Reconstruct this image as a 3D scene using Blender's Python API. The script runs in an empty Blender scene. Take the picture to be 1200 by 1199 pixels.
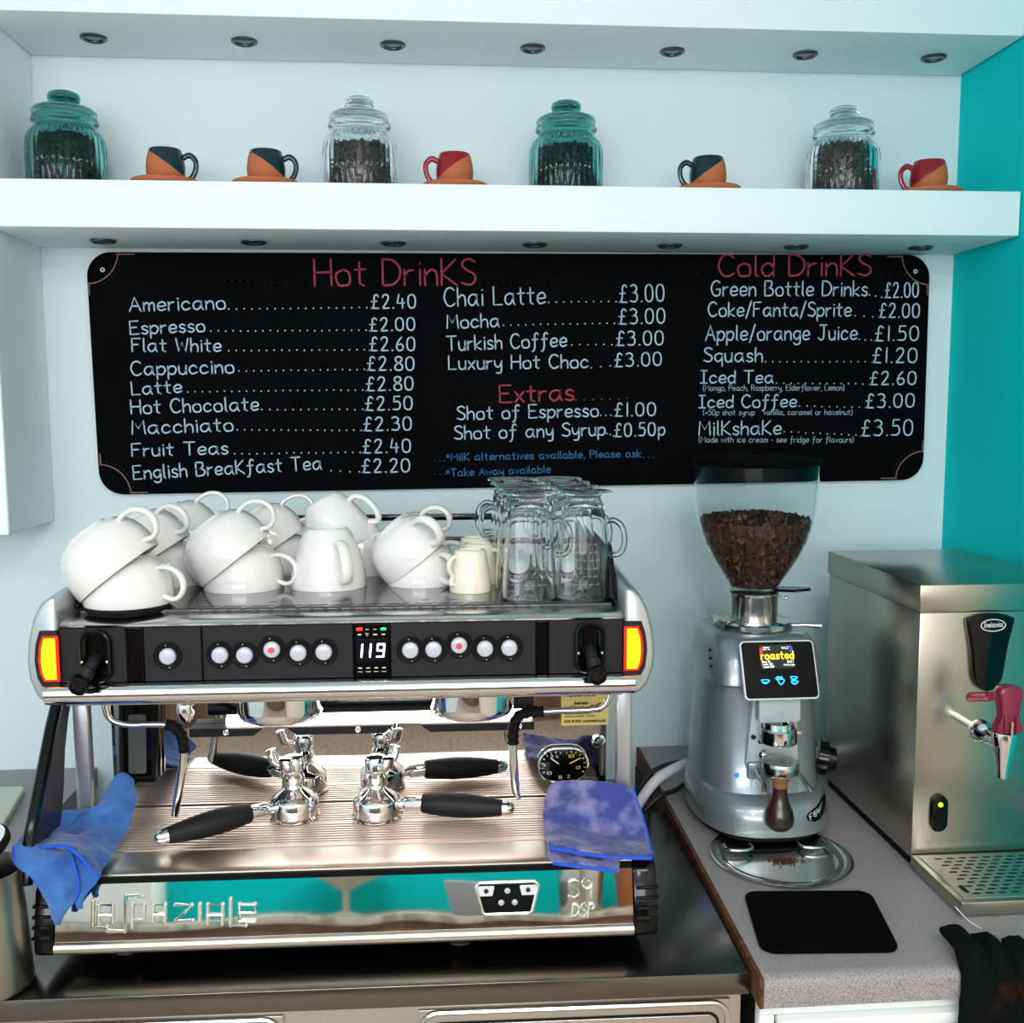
import bpy, bmesh, math, random
from mathutils import Vector, Matrix, Euler
R = math.radians
PI = math.pi
random.seed(7)
SC = bpy.context.scene
COL = SC.collection

# ------------------------------------------------------------------ camera, world, light, exposure
cam_d = bpy.data.cameras.new('camera'); cam = bpy.data.objects.new('camera', cam_d); COL.objects.link(cam)
cam_d.sensor_width = 36.0; cam_d.lens = 36.0 * 1190.0 / 1200.0; cam_d.clip_start = 0.02
CX = Vector((0.996922, -0.078308, -0.003695)); CD = Vector((-0.011963, -0.105382, -0.99436)); CF = Vector((0.077477, 0.991344, -0.105995))
cm = Matrix.Identity(4)
for i in range(3):
    cm[i][0] = CX[i]; cm[i][1] = -CD[i]; cm[i][2] = -CF[i]
cm[2][3] = 1.64
cam.matrix_world = cm
SC.camera = cam
SC.view_settings.view_transform = 'Standard'; SC.view_settings.look = 'None'
SC.view_settings.gamma = 1.0; SC.view_settings.use_curve_mapping = False
SC.view_settings.exposure = 0.0
try:
    SC.cycles.use_denoising = True
    SC.cycles.max_bounces = 44; SC.cycles.transmission_bounces = 44; SC.cycles.transparent_max_bounces = 24; SC.cycles.glossy_bounces = 10; SC.cycles.diffuse_bounces = 6
    SC.cycles.sample_clamp_indirect = 6.0
    SC.cycles.caustics_refractive = True; SC.cycles.blur_glossy = 0.6
except Exception:
    pass
wd = bpy.data.worlds.new('world'); SC.world = wd; wd.use_nodes = True
wd.node_tree.nodes['Background'].inputs[0].default_value = (0.62, 0.80, 1.0, 1)
wd.node_tree.nodes['Background'].inputs[1].default_value = 1.0

def area(name, loc, target, sx, sy, power, color):
    l = bpy.data.lights.new(name, 'AREA'); l.shape = 'RECTANGLE'; l.size = sx; l.size_y = sy
    l.energy = power; l.color = color
    o = bpy.data.objects.new(name, l); COL.objects.link(o); o.location = loc
    o.rotation_euler = (Vector(target) - Vector(loc)).to_track_quat('-Z', 'Y').to_euler()
    return o
# daylight through the shop window behind the camera, two ceiling panels and one bright ceiling spot lamp
area('window_daylight', (-0.65, -2.72, 1.92), (-0.65, 0.0, 1.92), 3.1, 1.0, 92, (0.985, 0.97, 0.985))
area('ceiling_panel_light_left', (-1.2, -0.4, 2.575), (-1.2, -0.4, 0), 1.1, 0.28, 11, (0.98, 0.97, 1.0))
area('ceiling_panel_light_right', (0.40, -0.35, 2.575), (0.40, -0.35, 0), 1.1, 0.28, 15, (1.0, 0.97, 0.95))
sp = bpy.data.lights.new('ceiling_spot_light', 'POINT'); sp.energy = 26; sp.shadow_soft_size = 0.035; sp.color = (1.0, 0.97, 0.93)
spo = bpy.data.objects.new('ceiling_spot_light', sp); COL.objects.link(spo); spo.location = (0.02, -0.75, 2.36)

# ------------------------------------------------------------------ helpers
def lin(h):
    h = h.lstrip('#'); v = [int(h[i:i + 2], 16) / 255 for i in (0, 2, 4)]
    return tuple((x / 12.92 if x <= .04045 else ((x + .055) / 1.055) ** 2.4) for x in v) + (1,)

def mat(name, col, rough=.5, metal=0., **k):
    m = bpy.data.materials.new(name); m.use_nodes = True
    nt = m.node_tree; b = nt.nodes['Principled BSDF']
    b.inputs['Base Color'].default_value = lin(col) if isinstance(col, str) else col
    b.inputs['Roughness'].default_value = rough; b.inputs['Metallic'].default_value = metal
    if 'trans' in k: b.inputs['Transmission Weight'].default_value = k['trans']
    if 'ior' in k: b.inputs['IOR'].default_value = k['ior']
    if 'coat' in k: b.inputs['Coat Weight'].default_value = k['coat']; b.inputs['Coat Roughness'].default_value = k.get('coat_rough', .05)
    if 'sheen' in k: b.inputs['Sheen Weight'].default_value = k['sheen']; b.inputs['Sheen Roughness'].default_value = .4
    if 'emit' in k:
        b.inputs['Emission Color'].default_value = lin(k['emit']); b.inputs['Emission Strength'].default_value = k.get('power', 1.)
    if 'spec' in k: b.inputs['Specular IOR Level'].default_value = k['spec']
    tc = nt.nodes.new('ShaderNodeTexCoord')
    if 'mix' in k:            # second colour through noise: (colour, scale, low, high)
        c2, s, lo, hi = k['mix']
        n = nt.nodes.new('ShaderNodeTexNoise'); n.inputs['Scale'].default_value = s; n.inputs['Detail'].default_value = 4
        mp = nt.nodes.new('ShaderNodeMapping'); mp.inputs['Scale'].default_value = k.get('stretch', (1, 1, 1))
        nt.links.new(tc.outputs['Object'], mp.inputs[0]); nt.links.new(mp.outputs[0], n.inputs['Vector'])
        r = nt.nodes.new('ShaderNodeMapRange'); r.inputs[1].default_value = lo; r.inputs[2].default_value = hi
        nt.links.new(n.outputs[0], r.inputs[0])
        mx = nt.nodes.new('ShaderNodeMix'); mx.data_type = 'RGBA'
        mx.inputs[6].default_value = b.inputs['Base Color'].default_value; mx.inputs[7].default_value = lin(c2)
        nt.links.new(r.outputs[0], mx.inputs[0]); nt.links.new(mx.outputs[2], b.inputs['Base Color'])
    if 'bump' in k:           # (scale, strength, distance)
        s, st, d = k['bump']
        n = nt.nodes.new('ShaderNodeTexNoise'); n.inputs['Scale'].default_value = s; n.inputs['Detail'].default_value = k.get('bdetail', 3)
        mp = nt.nodes.new('ShaderNodeMapping'); mp.inputs['Scale'].default_value = k.get('bstretch', (1, 1, 1))
        nt.links.new(tc.outputs['Object'], mp.inputs[0]); nt.links.new(mp.outputs[0], n.inputs['Vector'])
        bp = nt.nodes.new('ShaderNodeBump'); bp.inputs['Strength'].default_value = st; bp.inputs['Distance'].default_value = d
        nt.links.new(n.outputs[0], bp.inputs['Height']); nt.links.new(bp.outputs[0], b.inputs['Normal'])
    return m

class MB:
    """collects shapes and builds them as one mesh object"""
    def __init__(s): s.bm = bmesh.new()
    def take(s, b, M=None):
        if M is not None: bmesh.ops.transform(b, matrix=M, verts=b.verts)
        me = bpy.data.meshes.new('tmp'); b.to_mesh(me); b.free(); s.bm.from_mesh(me); bpy.data.meshes.remove(me); return s
    def box(s, x0, x1, y0, y1, z0, z1, bev=0., seg=2, M=None):
        b = bmesh.new(); bmesh.ops.create_cube(b, size=1)
        for v in b.verts:
            v.co = Vector(((x0 + x1) / 2 + v.co.x * (x1 - x0), (y0 + y1) / 2 + v.co.y * (y1 - y0), (z0 + z1) / 2 + v.co.z * (z1 - z0)))
        if bev > 0: bmesh.ops.bevel(b, geom=b.edges[:], offset=bev, segments=seg, profile=.5, affect='EDGES')
        return s.take(b, M)
    def hexa(s, p, bev=0.):   # 8 corners: bottom 4 ccw, top 4 ccw
        b = bmesh.new(); v = [b.verts.new(q) for q in p]
        for f in ((3, 2, 1, 0), (4, 5, 6, 7), (0, 1, 5, 4), (1, 2, 6, 5), (2, 3, 7, 6), (3, 0, 4, 7)): b.faces.new([v[i] for i in f])
        bmesh.ops.recalc_face_normals(b, faces=b.faces)
        if bev > 0: bmesh.ops.bevel(b, geom=b.edges[:], offset=bev, segments=2, profile=.5, affect='EDGES')
        return s.take(b)
    def lathe(s, prof, seg=40, M=None, rib=None, capb=False, capt=False):
        b = bmesh.new(); rings = []
        for i, (r, z) in enumerate(prof):
            ring = []
            for k in range(seg):
                a = 2 * PI * k / seg; rr = r
                if rib: rr = r + rib(i, a)
                ring.append(b.verts.new((max(rr, 1e-5) * math.cos(a), max(rr, 1e-5) * math.sin(a), z)))
            rings.append(ring)
        for i in range(len(prof) - 1):
            for k in range(seg):
                j = (k + 1) % seg
                b.faces.new((rings[i][k], rings[i][j], rings[i + 1][j], rings[i + 1][k]))
        if capb: b.faces.new(rings[0][::-1])
        if capt: b.faces.new(rings[-1])
        bmesh.ops.remove_doubles(b, verts=b.verts, dist=2e-5)
        bmesh.ops.recalc_face_normals(b, faces=b.faces)
        return s.take(b, M)
    def cyl(s, p0, p1, r, r2=None, seg=24):
        p0 = Vector(p0); p1 = Vector(p1); r2 = r if r2 is None else r2
        return s.tube([p0, p1], [r, r2], seg)
    def tube(s, pts, r, seg=10, closed=False, flat=1.0, cap=True, up=None):
        P = [Vector(p) for p in pts]; n = len(P)
        rad = r if isinstance(r, (list, tuple)) else [r] * n
        b = bmesh.new(); rings = []; N = None
        for i in range(n):
            if closed: t = P[(i + 1) % n] - P[i - 1]
            else: t = P[min(i + 1, n - 1)] - P[max(i - 1, 0)]
            t.normalize()
            if N is None:
                ref = Vector(up) if up else (Vector((0, 0, 1)) if abs(t.z) < .9 else Vector((1, 0, 0)))
                N = (ref - t * ref.dot(t)).normalized()
            else:
                N = (N - t * N.dot(t)); N = N.normalized() if N.length > 1e-6 else t.orthogonal().normalized()
            B = t.cross(N)
            rings.append([b.verts.new(P[i] + (N * math.cos(2 * PI * k / seg) * flat + B * math.sin(2 * PI * k / seg)) * rad[i]) for k in range(seg)])
        for i in range(n if closed else n - 1):
            A = rings[i]; C = rings[(i + 1) % n]
            for k in range(seg):
                j = (k + 1) % seg; b.faces.new((A[k], A[j], C[j], C[k]))
        if cap and not closed:
            b.faces.new(rings[0][::-1]); b.faces.new(rings[-1])
        bmesh.ops.recalc_face_normals(b, faces=b.faces)
        return s.take(b)
    def prism(s, out, lo, hi, axis='y', bev=0., seg=2, M=None):
        b = bmesh.new()
        def P(u, v, w): return {'y': (u, w, v), 'x': (w, u, v), 'z': (u, v, w)}[axis]
        A = [b.verts.new(P(u, v, lo)) for u, v in out]; C = [b.verts.new(P(u, v, hi)) for u, v in out]
        b.faces.new(A); b.faces.new(C[::-1])
        n = len(out)
        for i in range(n): b.faces.new((A[i], C[i], C[(i + 1) % n], A[(i + 1) % n]))
        bmesh.ops.recalc_face_normals(b, faces=b.faces)
        if bev > 0:
            es = [e for e in b.edges if len(e.link_faces) == 2 and e.calc_face_angle(0) > .6]
            bmesh.ops.bevel(b, geom=es, offset=bev, segments=seg, profile=.5, affect='EDGES')
        return s.take(b, M)
    def ball(s, c, r, seg=16, sc=(1, 1, 1), rot=None):
        b = bmesh.new(); bmesh.ops.create_uvsphere(b, u_segments=seg, v_segments=max(seg // 2, 6), radius=1)
        M = Matrix.Translation(c) @ (rot if rot is not None else Matrix.Identity(4)) @ Matrix.Diagonal((r * sc[0], r * sc[1], r * sc[2], 1))
        return s.take(b, M)
    def ring(s, c, R0, r, axis='z', seg=32, ms=10):
        pts = []
        for k in range(seg):
            a = 2 * PI * k / seg; u, v = R0 * math.cos(a), R0 * math.sin(a)
            pts.append(Vector(c) + Vector({'z': (u, v, 0), 'y': (u, 0, v), 'x': (0, u, v)}[axis]))
        return s.tube(pts, r, ms, closed=True)
    def grid(s, rows):
        b = bmesh.new(); V = [[b.verts.new(p) for p in r] for r in rows]
        for i in range(len(rows) - 1):
            for j in range(len(rows[0]) - 1): b.faces.new((V[i][j], V[i][j + 1], V[i + 1][j + 1], V[i + 1][j]))
        return s.take(b)
    def build(s, name, m, parent=None, loc=None, rot=None, smooth=32, sub=0, solid=0, props=None):
        me = bpy.data.meshes.new(name); s.bm.to_mesh(me); s.bm.free()
        o = bpy.data.objects.new(name, me); COL.objects.link(o)
        if m: me.materials.append(m)
        if smooth is not None and len(me.polygons):
            me.shade_smooth()
            if smooth < 180: me.set_sharp_from_angle(angle=R(smooth))
        if parent: o.parent = parent
        if loc is not None: o.location = loc
        if rot is not None: o.rotation_euler = rot
        if solid: md = o.modifiers.new('thick', 'SOLIDIFY'); md.thickness = solid; md.offset = 0
        if sub: md = o.modifiers.new('sub', 'SUBSURF'); md.levels = sub; md.render_levels = sub
        return o

def tag(o, label=None, cat=None, group=None, kind=None):
    if label: o['label'] = label
    if cat: o['category'] = cat
    if group: o['group'] = group
    if kind: o['kind'] = kind
    return o
def empty(name, loc=(0, 0, 0), rot=(0, 0, 0)):
    o = bpy.data.objects.new(name, None); COL.objects.link(o); o.location = loc; o.rotation_euler = rot
    o.empty_display_size = .05; return o
def kids(o): return [c for c in bpy.data.objects if c.parent == o]
def copy_tree(o, parent=None):
    c = o.copy(); COL.objects.link(c)
    if parent: c.parent = parent
    for ch in kids(o): copy_tree(ch, c)
    return c
def struct(o): o['kind'] = 'structure'; return o

def arc(cx, cy, r, a0, a1, n=8): return [(cx + r * math.cos(R(a0 + (a1 - a0) * i / n)), cy + r * math.sin(R(a0 + (a1 - a0) * i / n))) for i in range(n + 1)]
def rrect(x0, x1, y0, y1, r, n=5):
    return arc(x1 - r, y0 + r, r, -90, 0, n) + arc(x1 - r, y1 - r, r, 0, 90, n) + arc(x0 + r, y1 - r, r, 90, 180, n) + arc(x0 + r, y0 + r, r, 180, 270, n)
def rquad(c, r, n=6):       # rounded corners on any convex polygon
    out = []; k = len(c)
    for i in range(k):
        p = Vector(c[i]); a = (Vector(c[i - 1]) - p).normalized(); b = (Vector(c[(i + 1) % k]) - p).normalized()
        ang = a.angle(b); d = r / math.tan(ang / 2); ctr = p + (a + b).normalized() * (r / math.sin(ang / 2))
        s = p + a * d - ctr; e = p + b * d - ctr
        for q in range(n + 1):
            v = s.lerp(e, q / n).normalized() * r; out.append(tuple(ctr + v))
    return out
def crom(pts, n=6, closed=False):
    P = [Vector(p) for p in pts]; out = []; m = len(P)
    for i in range(m if closed else m - 1):
        if closed: a, b, c, d = P[i - 1], P[i], P[(i + 1) % m], P[(i + 2) % m]
        else: a, b, c, d = P[max(i - 1, 0)], P[i], P[i + 1], P[min(i + 2, m - 1)]
        for k in range(n):
            t = k / n
            out.append(.5 * ((2 * b) + (c - a) * t + (2 * a - 5 * b + 4 * c - d) * t * t + (3 * b - a - 3 * c + d) * t ** 3))
    if not closed: out.append(P[-1])
    return out

# hand lettering: every glyph is a set of pen strokes (cap height 100, small letters 60)
GL = {
'A': '0,0 30,100 60,0;12,38 50,36', 'B': '0,0 0,100;~0,100 38,98 44,76 30,55 0,52;~0,52 40,50 54,28 40,4 0,0',
'C': '~54,86 38,100 14,92 0,50 14,8 36,0 56,14', 'D': '0,0 0,100;~0,100 34,95 56,66 54,30 34,5 0,0', 'E': '48,100 0,100 0,0 50,2;0,52 38,53',
'F': '48,100 0,98 0,0;0,52 36,54', 'G': '~54,86 38,100 14,90 0,50 14,8 36,0 54,12 56,42;58,44 34,44', 'H': '0,0 0,100;54,0 54,100;0,50 54,52',
'I': '2,100 40,100;21,100 21,0;0,0 42,0', 'J': '10,100 54,100;~36,100 36,30 30,5 14,0 0,14', 'K': '0,0 0,100;46,98 0,44 50,0', 'L': '0,100 0,0 44,2',
'M': '0,0 6,100 34,40 62,100 68,0', 'N': '0,0 0,100 50,0 50,100', 'O': '~28,100 8,88 0,50 8,10 28,0 48,10 56,50 48,88 28,100',
'P': '0,0 0,100;~0,100 36,97 46,76 34,52 0,48', 'R': '0,0 0,100;~0,100 36,97 46,76 34,54 0,48;18,48 48,0', 'S': '~46,88 28,100 8,92 4,74 22,55 42,42 46,18 28,1 0,10',
'T': '0,100 60,100;30,100 30,0', 'U': '~0,100 0,30 10,5 28,0 46,6 55,30 55,100', 'V': '0,100 28,0 56,100', 'W': '0,100 16,0 36,70 56,0 72,100', 'Y': '0,100 26,50 52,100;26,50 26,0', 'Z': '0,100 50,100 0,0 50,0',
'a': '~46,52 28,62 6,48 2,20 16,2 34,10 46,40;46,60 46,14 54,0', 'b': '0,100 0,0;~0,36 18,60 40,52 46,28 34,4 16,0 0,16', 'c': '~42,48 26,62 6,48 2,20 18,1 44,12',
'd': '~44,36 28,60 6,50 0,26 12,2 30,4 44,26;44,100 44,0', 'e': '~2,30 42,34 40,54 24,62 6,48 2,22 16,2 44,10', 'f': '~44,92 34,102 22,90 20,60 20,10 12,-22 2,-26;4,56 40,58',
'g': '~44,48 28,62 6,50 2,26 16,6 34,14 44,44;~44,60 44,-10 34,-28 14,-30 2,-20', 'h': '0,100 0,0;~0,36 18,58 34,54 40,34 40,0', 'i': '6,60 6,0;5,82 7,86', 'j': '~16,60 16,-16 4,-28;15,82 17,86',
'k': '0,100 0,0;38,58 0,24 40,0', 'l': '4,100 4,6 12,0', 'm': '0,60 0,0;~0,38 14,58 26,52 28,30 28,0;~28,38 42,58 54,52 56,30 56,0', 'n': '0,60 0,0;~0,36 18,58 34,54 40,32 40,0',
'o': '~24,60 4,48 0,28 8,4 24,0 42,6 46,30 40,52 24,60', 'p': '0,60 0,-32;~0,36 18,60 40,52 44,28 32,4 14,2 0,18', 'q': '~44,50 26,60 4,46 2,20 18,2 36,14 44,40;44,60 44,-32',
'r': '0,60 0,0;~0,32 12,54 30,58', 's': '~34,52 20,62 4,52 8,36 28,26 34,12 20,0 0,8', 't': '16,90 16,8 30,0;0,60 36,62', 'u': '~0,60 2,16 14,0 30,4 40,28;40,62 40,0',
'v': '0,60 18,0 36,60', 'w': '0,60 14,0 28,48 42,0 56,60', 'x': '0,60 38,0;38,60 0,0', 'y': '~0,60 4,26 18,14 32,24 40,50;~42,60 40,-10 32,-30 10,-30', 'z': '0,60 38,60 0,0 40,0',
'0': '~24,100 6,86 0,50 6,12 24,0 42,12 48,50 42,86 24,100', '1': '8,100 8,0', '2': '~2,80 14,98 34,96 40,74 26,40 0,0;0,0 44,2', '3': '~2,92 22,100 40,84 34,62 14,54;~14,54 38,50 44,24 30,2 0,6',
'4': '12,100 0,36 46,38;34,70 34,0', '5': '42,100 10,100 6,58;~6,58 32,62 44,36 34,6 0,4', '6': '~34,98 14,70 2,30 14,2 34,4 44,26 32,48 10,42', '7': '0,100 44,100 14,0',
'8': '~24,54 6,70 8,92 26,100 42,90 40,70 24,54 4,36 4,10 24,0 44,10 44,38 24,54', '9': '~42,80 24,100 4,88 2,66 20,52 38,62 42,80;42,84 38,0',
'\u00a3': '~48,86 36,100 22,88 20,50 14,12 0,0;0,2 48,0;4,50 38,52', '.': '4,2 5,4', ',': '6,6 0,-16', '/': '0,-14 34,108', '*': '18,84 18,36;2,74 34,46;34,74 2,46', '(': '~16,104 2,70 2,20 16,-14', ')': '~0,104 14,70 14,20 0,-14',
'+': '0,40 36,40;18,60 18,20', '-': '0,36 24,36', '%': '0,0 44,100;4,90 10,96;36,4 42,10', '\u00b0': '~8,100 0,90 8,80 16,90 8,100', ':': '4,4 5,6;4,50 5,52', ' ': ''}
def glyph(ch, n=5):
    S = []; w = 0
    for st in GL.get(ch, '').split(';'):
        if not st: continue
        sm = st.startswith('~'); p = [tuple(float(x) / 100 for x in q.split(',')) for q in st.lstrip('~').split()]
        w = max(w, max(q[0] for q in p))
        if sm: p = [(v.x, v.y) for v in crom([(a, b, 0) for a, b in p], n)]
        S.append(p)
    return S, (w if ch != ' ' else .26)
def text_strokes(t, gap=.15, n=5):
    x = 0; out = []
    for ch in t:
        S, w = glyph(ch, n); out += [[(px + x, py) for px, py in s] for s in S]; x += w + gap
    return out, max(x - gap, .01)
def ribbon(b, pts, w, f, caps=True):
    """flat pen stroke of width w in the (u,v) plane, placed by f(u,v)"""
    P = [Vector((p[0], p[1])) for p in pts]; L = []; Rr = []
    n = len(P)
    for i in range(n):
        t = (P[min(i + 1, n - 1)] - P[max(i - 1, 0)])
        t = t.normalized() if t.length > 1e-9 else Vector((1, 0))
        nn = Vector((-t.y, t.x)) * w / 2; L.append(P[i] + nn); Rr.append(P[i] - nn)
    vs = [(b.verts.new(f(*a)), b.verts.new(f(*c))) for a, c in zip(L, Rr)]
    for i in range(n - 1): b.faces.new((vs[i][0], vs[i][1], vs[i + 1][1], vs[i + 1][0]))
    for p in ([P[0], P[-1]] if caps else []):
        b.faces.new([b.verts.new(f(p.x + w / 2 * math.cos(a * PI / 4), p.y + w / 2 * math.sin(a * PI / 4))) for a in range(8)])
def write(M, t, u0, v0, u1, v1, h, w, f, gap=.15, n=5, fit=True):
    """pen text on M from (u0,v0) to (u1,v1); h cap height; f maps plane to space"""
    S, W = text_strokes(t, gap, n); d = Vector((u1 - u0, v1 - v0)); L = d.length; d.normalize(); up = Vector((-d.y, d.x))
    k = L / W if fit else h
    for s in S:
        pts = [(u0 + d.x * x * k + up.x * y * h, v0 + d.y * x * k + up.y * y * h) for x, y in s]
        if len(pts) == 2 and (Vector(pts[0]) - Vector(pts[1])).length < w * .5:
            b = M.bm; p = pts[0]
            b.faces.new([b.verts.new(f(p[0] + w * .6 * math.cos(a * PI / 4), p[1] + w * .6 * math.sin(a * PI / 4))) for a in range(8)])
        else: ribbon(M.bm, pts, w, f)

AM = R(-1.1)
MO = Vector((-.11, 1.31, .90))
MR = Matrix.Rotation(AM, 3, 'Z')
def mw(x, y, z): return MO + MR @ Vector((x, y, z))      # espresso machine frame -> room

# ------------------------------------------------------------------ materials
M_ = {}
M_['plaster'] = mat('white_plaster_cool_cast', '#d3e3e7', .75, bump=(9, .18, .01), bdetail=5)  # white plaster; the cast of cool light is put into this pale cyan
M_['shelf'] = mat('white_shelf_paint_cool_cast', '#e9f2f6', .6, bump=(6, .12, .01))  # pale blue tint carries the cool light on white paint
M_['teal'] = mat('teal_wall_paint', '#00caca', .8, spec=.12, bump=(30, .15, .004))
M_['floor'] = mat('brown_speckled_floor', '#b8a698', .5, mix=('#7a675b', 60, .45, .62))
M_['laminate'] = mat('grey_speckled_laminate', '#a39a9b', .45, mix=('#767173', 620, .42, .6))
M_['chip'] = mat('chipboard_edge', '#6a3c1c', .8, mix=('#3a200f', 90, .4, .6))
M_['steel'] = mat('brushed_steel', '#a9a69f', .3, 1., bump=(30, .05, .002), bstretch=(1, 40, 40))
M_['steelv'] = mat('boiler_steel', '#b6b2a6', .27, 1., bump=(16, .06, .003), bstretch=(1, 12, 60))
M_['steelf'] = mat('counter_front_steel_lit', '#c2bab0', .36, 1., bump=(14, .05, .003), bstretch=(1, 30, 1))  # same steel as the top, colour lightened for the lit front
M_['steeld'] = mat('counter_steel_shaded', '#7c7974', .2, 1., bump=(14, .05, .003), bstretch=(1, 30, 1))  # same steel, colour darkened for the shadow under the machine
M_['chrome'] = mat('chrome', '#e8e8ea', .04, 1.)
M_['mirror'] = mat('mirror_steel', '#d8d6d4', .025, 1., bump=(5, .10, .01), bdetail=1)
M_['deck'] = mat('cup_deck_steel', '#77777a', .1, 1., bump=(5, .06, .004), bdetail=1)
M_['cream_wall'] = mat('cream_wall_paint', '#d8cdb8', .7)
M_['satin'] = mat('satin_chrome', '#d9d6d3', .2, 1.)
M_['silver'] = mat('silver_paint', '#b9bcc0', .32, .75, coat=.4)
M_['grinder'] = mat('grey_metallic_paint', '#858e93', .34, .5, coat=.8, coat_rough=.08)
M_['grindl'] = mat('light_grey_plastic', '#a9b2b6', .4)
M_['black'] = mat('black_satin_plastic', '#0d0e12', .55, spec=.3, bump=(400, .1, .0005))
M_['gloss'] = mat('black_gloss_plastic', '#030304', .14, spec=.3, coat=.08)
M_['matte'] = mat('black_matte_rubber', '#020203', .7, spec=.2)
M_['mat'] = mat('black_rubber_mat', '#010101', .9, spec=.08, bump=(600, .3, .0006))
M_['darkred'] = mat('dark_maroon_plastic', '#1a1014', .3)
M_['ceramic'] = mat('white_glazed_ceramic', '#e0dddb', .12, coat=.6, coat_rough=.04)
M_['cream'] = mat('cream_glazed_ceramic', '#e4decd', .16, coat=.5, coat_rough=.05)
M_['glass'] = mat('clear_glass', '#f6fcfc', .0, trans=1., ior=1.3)
M_['glassw'] = mat('mug_glass', '#ffffff', .0, trans=1., ior=1.25)
M_['glasst'] = mat('teal_tinted_glass', '#93d0cb', .0, trans=1., ior=1.3)
M_['hopper'] = mat('clear_hopper_plastic', '#eef2f2', .02, trans=1., ior=1.12)
M_['bean'] = mat('roasted_coffee_bean', '#2a1812', .38, mix=('#4a2c1e', 40, .4, .65))
M_['beand'] = mat('dark_roasted_bean', '#19130f', .3, mix=('#33241b', 40, .4, .65))
M_['grounds'] = mat('ground_coffee', '#4a2413', .95)
M_['board'] = mat('black_chalkboard', '#010204', .8, spec=.06, mix=('#030508', 7, .45, .75))
M_['white_pen'] = mat('white_chalk_pen', '#a6c2d2', .9)
M_['red_pen'] = mat('red_chalk_pen', '#9c3848', .9)
M_['blue_pen'] = mat('blue_chalk_pen', '#2f6f9e', .9)
M_['grey_pen'] = mat('faded_grey_pen', '#3d4046', .9)
M_['copper_pen'] = mat('copper_pen', '#7a5a52', .9)
M_['navy'] = mat('microfibre_blue', '#3c70b4', .95, sheen=.3, bump=(420, .6, .002), mix=('#27529a', 24, .4, .65))
M_['navy2'] = mat('worn_microfibre_blue', '#37438c', .95, sheen=.3, bump=(300, .9, .003), mix=('#8a84b4', 26, .45, .66))
M_['hem'] = mat('blue_stitched_hem', '#1450c8', .8)
M_['barcloth'] = mat('dark_terry_cloth', '#0c1110', 1., spec=.08, bump=(380, 1., .004), mix=('#3a200e', 9, .60, .70))
M_['wood'] = mat('dark_turned_wood', '#3a1e14', .35, coat=.5, mix=('#1d0d08', 30, .4, .6), stretch=(1, 1, .15))
M_['woodl'] = mat('pale_turned_wood', '#8a5e38', .5)
M_['terra'] = mat('terracotta', '#b5663f', .8, bump=(200, .15, .001))
M_['lampy'] = mat('glowing_yellow_lens', '#ffd000', .3, emit='#ffca08', power=1.0)
M_['lampr'] = mat('glowing_red_edge', '#d01008', .3, emit='#ff1a08', power=.8)
M_['led'] = mat('white_led_tube', '#ffffff', .4, emit='#ffe9e0', power=11)
M_['dig'] = mat('white_led_digits', '#ffffff', .4, emit='#d8d8ff', power=3)
M_['redl'] = mat('red_indicator', '#ff2020', .4, emit='#ff2018', power=3)
M_['greenl'] = mat('green_indicator', '#10ff60', .4, emit='#18ff70', power=2)
M_['limel'] = mat('lime_indicator', '#c0ff10', .4, emit='#c8ff10', power=3)
M_['bluel'] = mat('blue_indicator', '#1030ff', .4, emit='#1848ff', power=4)
M_['cyanl'] = mat('cyan_icons', '#20a0ff', .4, emit='#18a0ff', power=2.6)
M_['yeltxt'] = mat('yellow_screen_text', '#ffe020', .4, emit='#ffdd10', power=1.3)
M_['whtxt'] = mat('white_screen_text', '#ffffff', .4, emit='#ffffff', power=1.2)
M_['screen'] = mat('dark_screen', '#02020a', .1, emit='#062a2c', power=.35)
M_['button'] = mat('white_button', '#b4b5c0', .25, emit='#dcdcff', power=.03)
M_['reddot'] = mat('red_dot', '#d8484c', .4)
M_['mark'] = mat('white_print', '#c8cbd0', .6)
M_['yelmark'] = mat('yellow_print', '#c8b83c', .6)
M_['card'] = mat('yellow_card', '#d8c070', .6)
M_['ink'] = mat('black_ink', '#241a10', .8)
M_['brownink'] = mat('brown_ink', '#5a3522', .8)
M_['burg'] = mat('burgundy_plastic', '#7a0f33', .3, coat=.4)
M_['sticker'] = mat('red_sticker', '#8c1430', .4)
M_['pinktxt'] = mat('pale_red_print', '#d89098', .6)
M_['hose'] = mat('white_hose', '#d2cfd8', .45)
M_['cable'] = mat('black_cable', '#0b0b0d', .5)
M_['whitew'] = mat('white_melamine', '#eef2f0', .35)
M_['cboard'] = mat('off_white_board', '#c9cdbd', .5)
M_['lid'] = mat('white_lid', '#dadbe0', .4)
M_['spot'] = mat('grey_spotlight_metal', '#59605f', .3, .9)
M_['spotd'] = mat('unlit_spotlight_glass', '#23312f', .15)
M_['nickel'] = mat('polished_nickel', '#e2e0dc', .08, 1.)
M_['dark'] = mat('dark_opening_shade', '#07080a', .8)  # near-black colour stands in for shade in the cabinet opening and grille slots

for k_, c2 in (('bean', '#5a3826'), ('beand', '#30231b')):
    nt_ = M_[k_].node_tree; g_ = nt_.nodes.new('ShaderNodeNewGeometry'); mx_ = [n for n in nt_.nodes if n.bl_idname == 'ShaderNodeMix'][0]
    mx_.inputs[7].default_value = lin(c2); nt_.links.new(g_.outputs['Random Per Island'], mx_.inputs[0])

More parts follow.
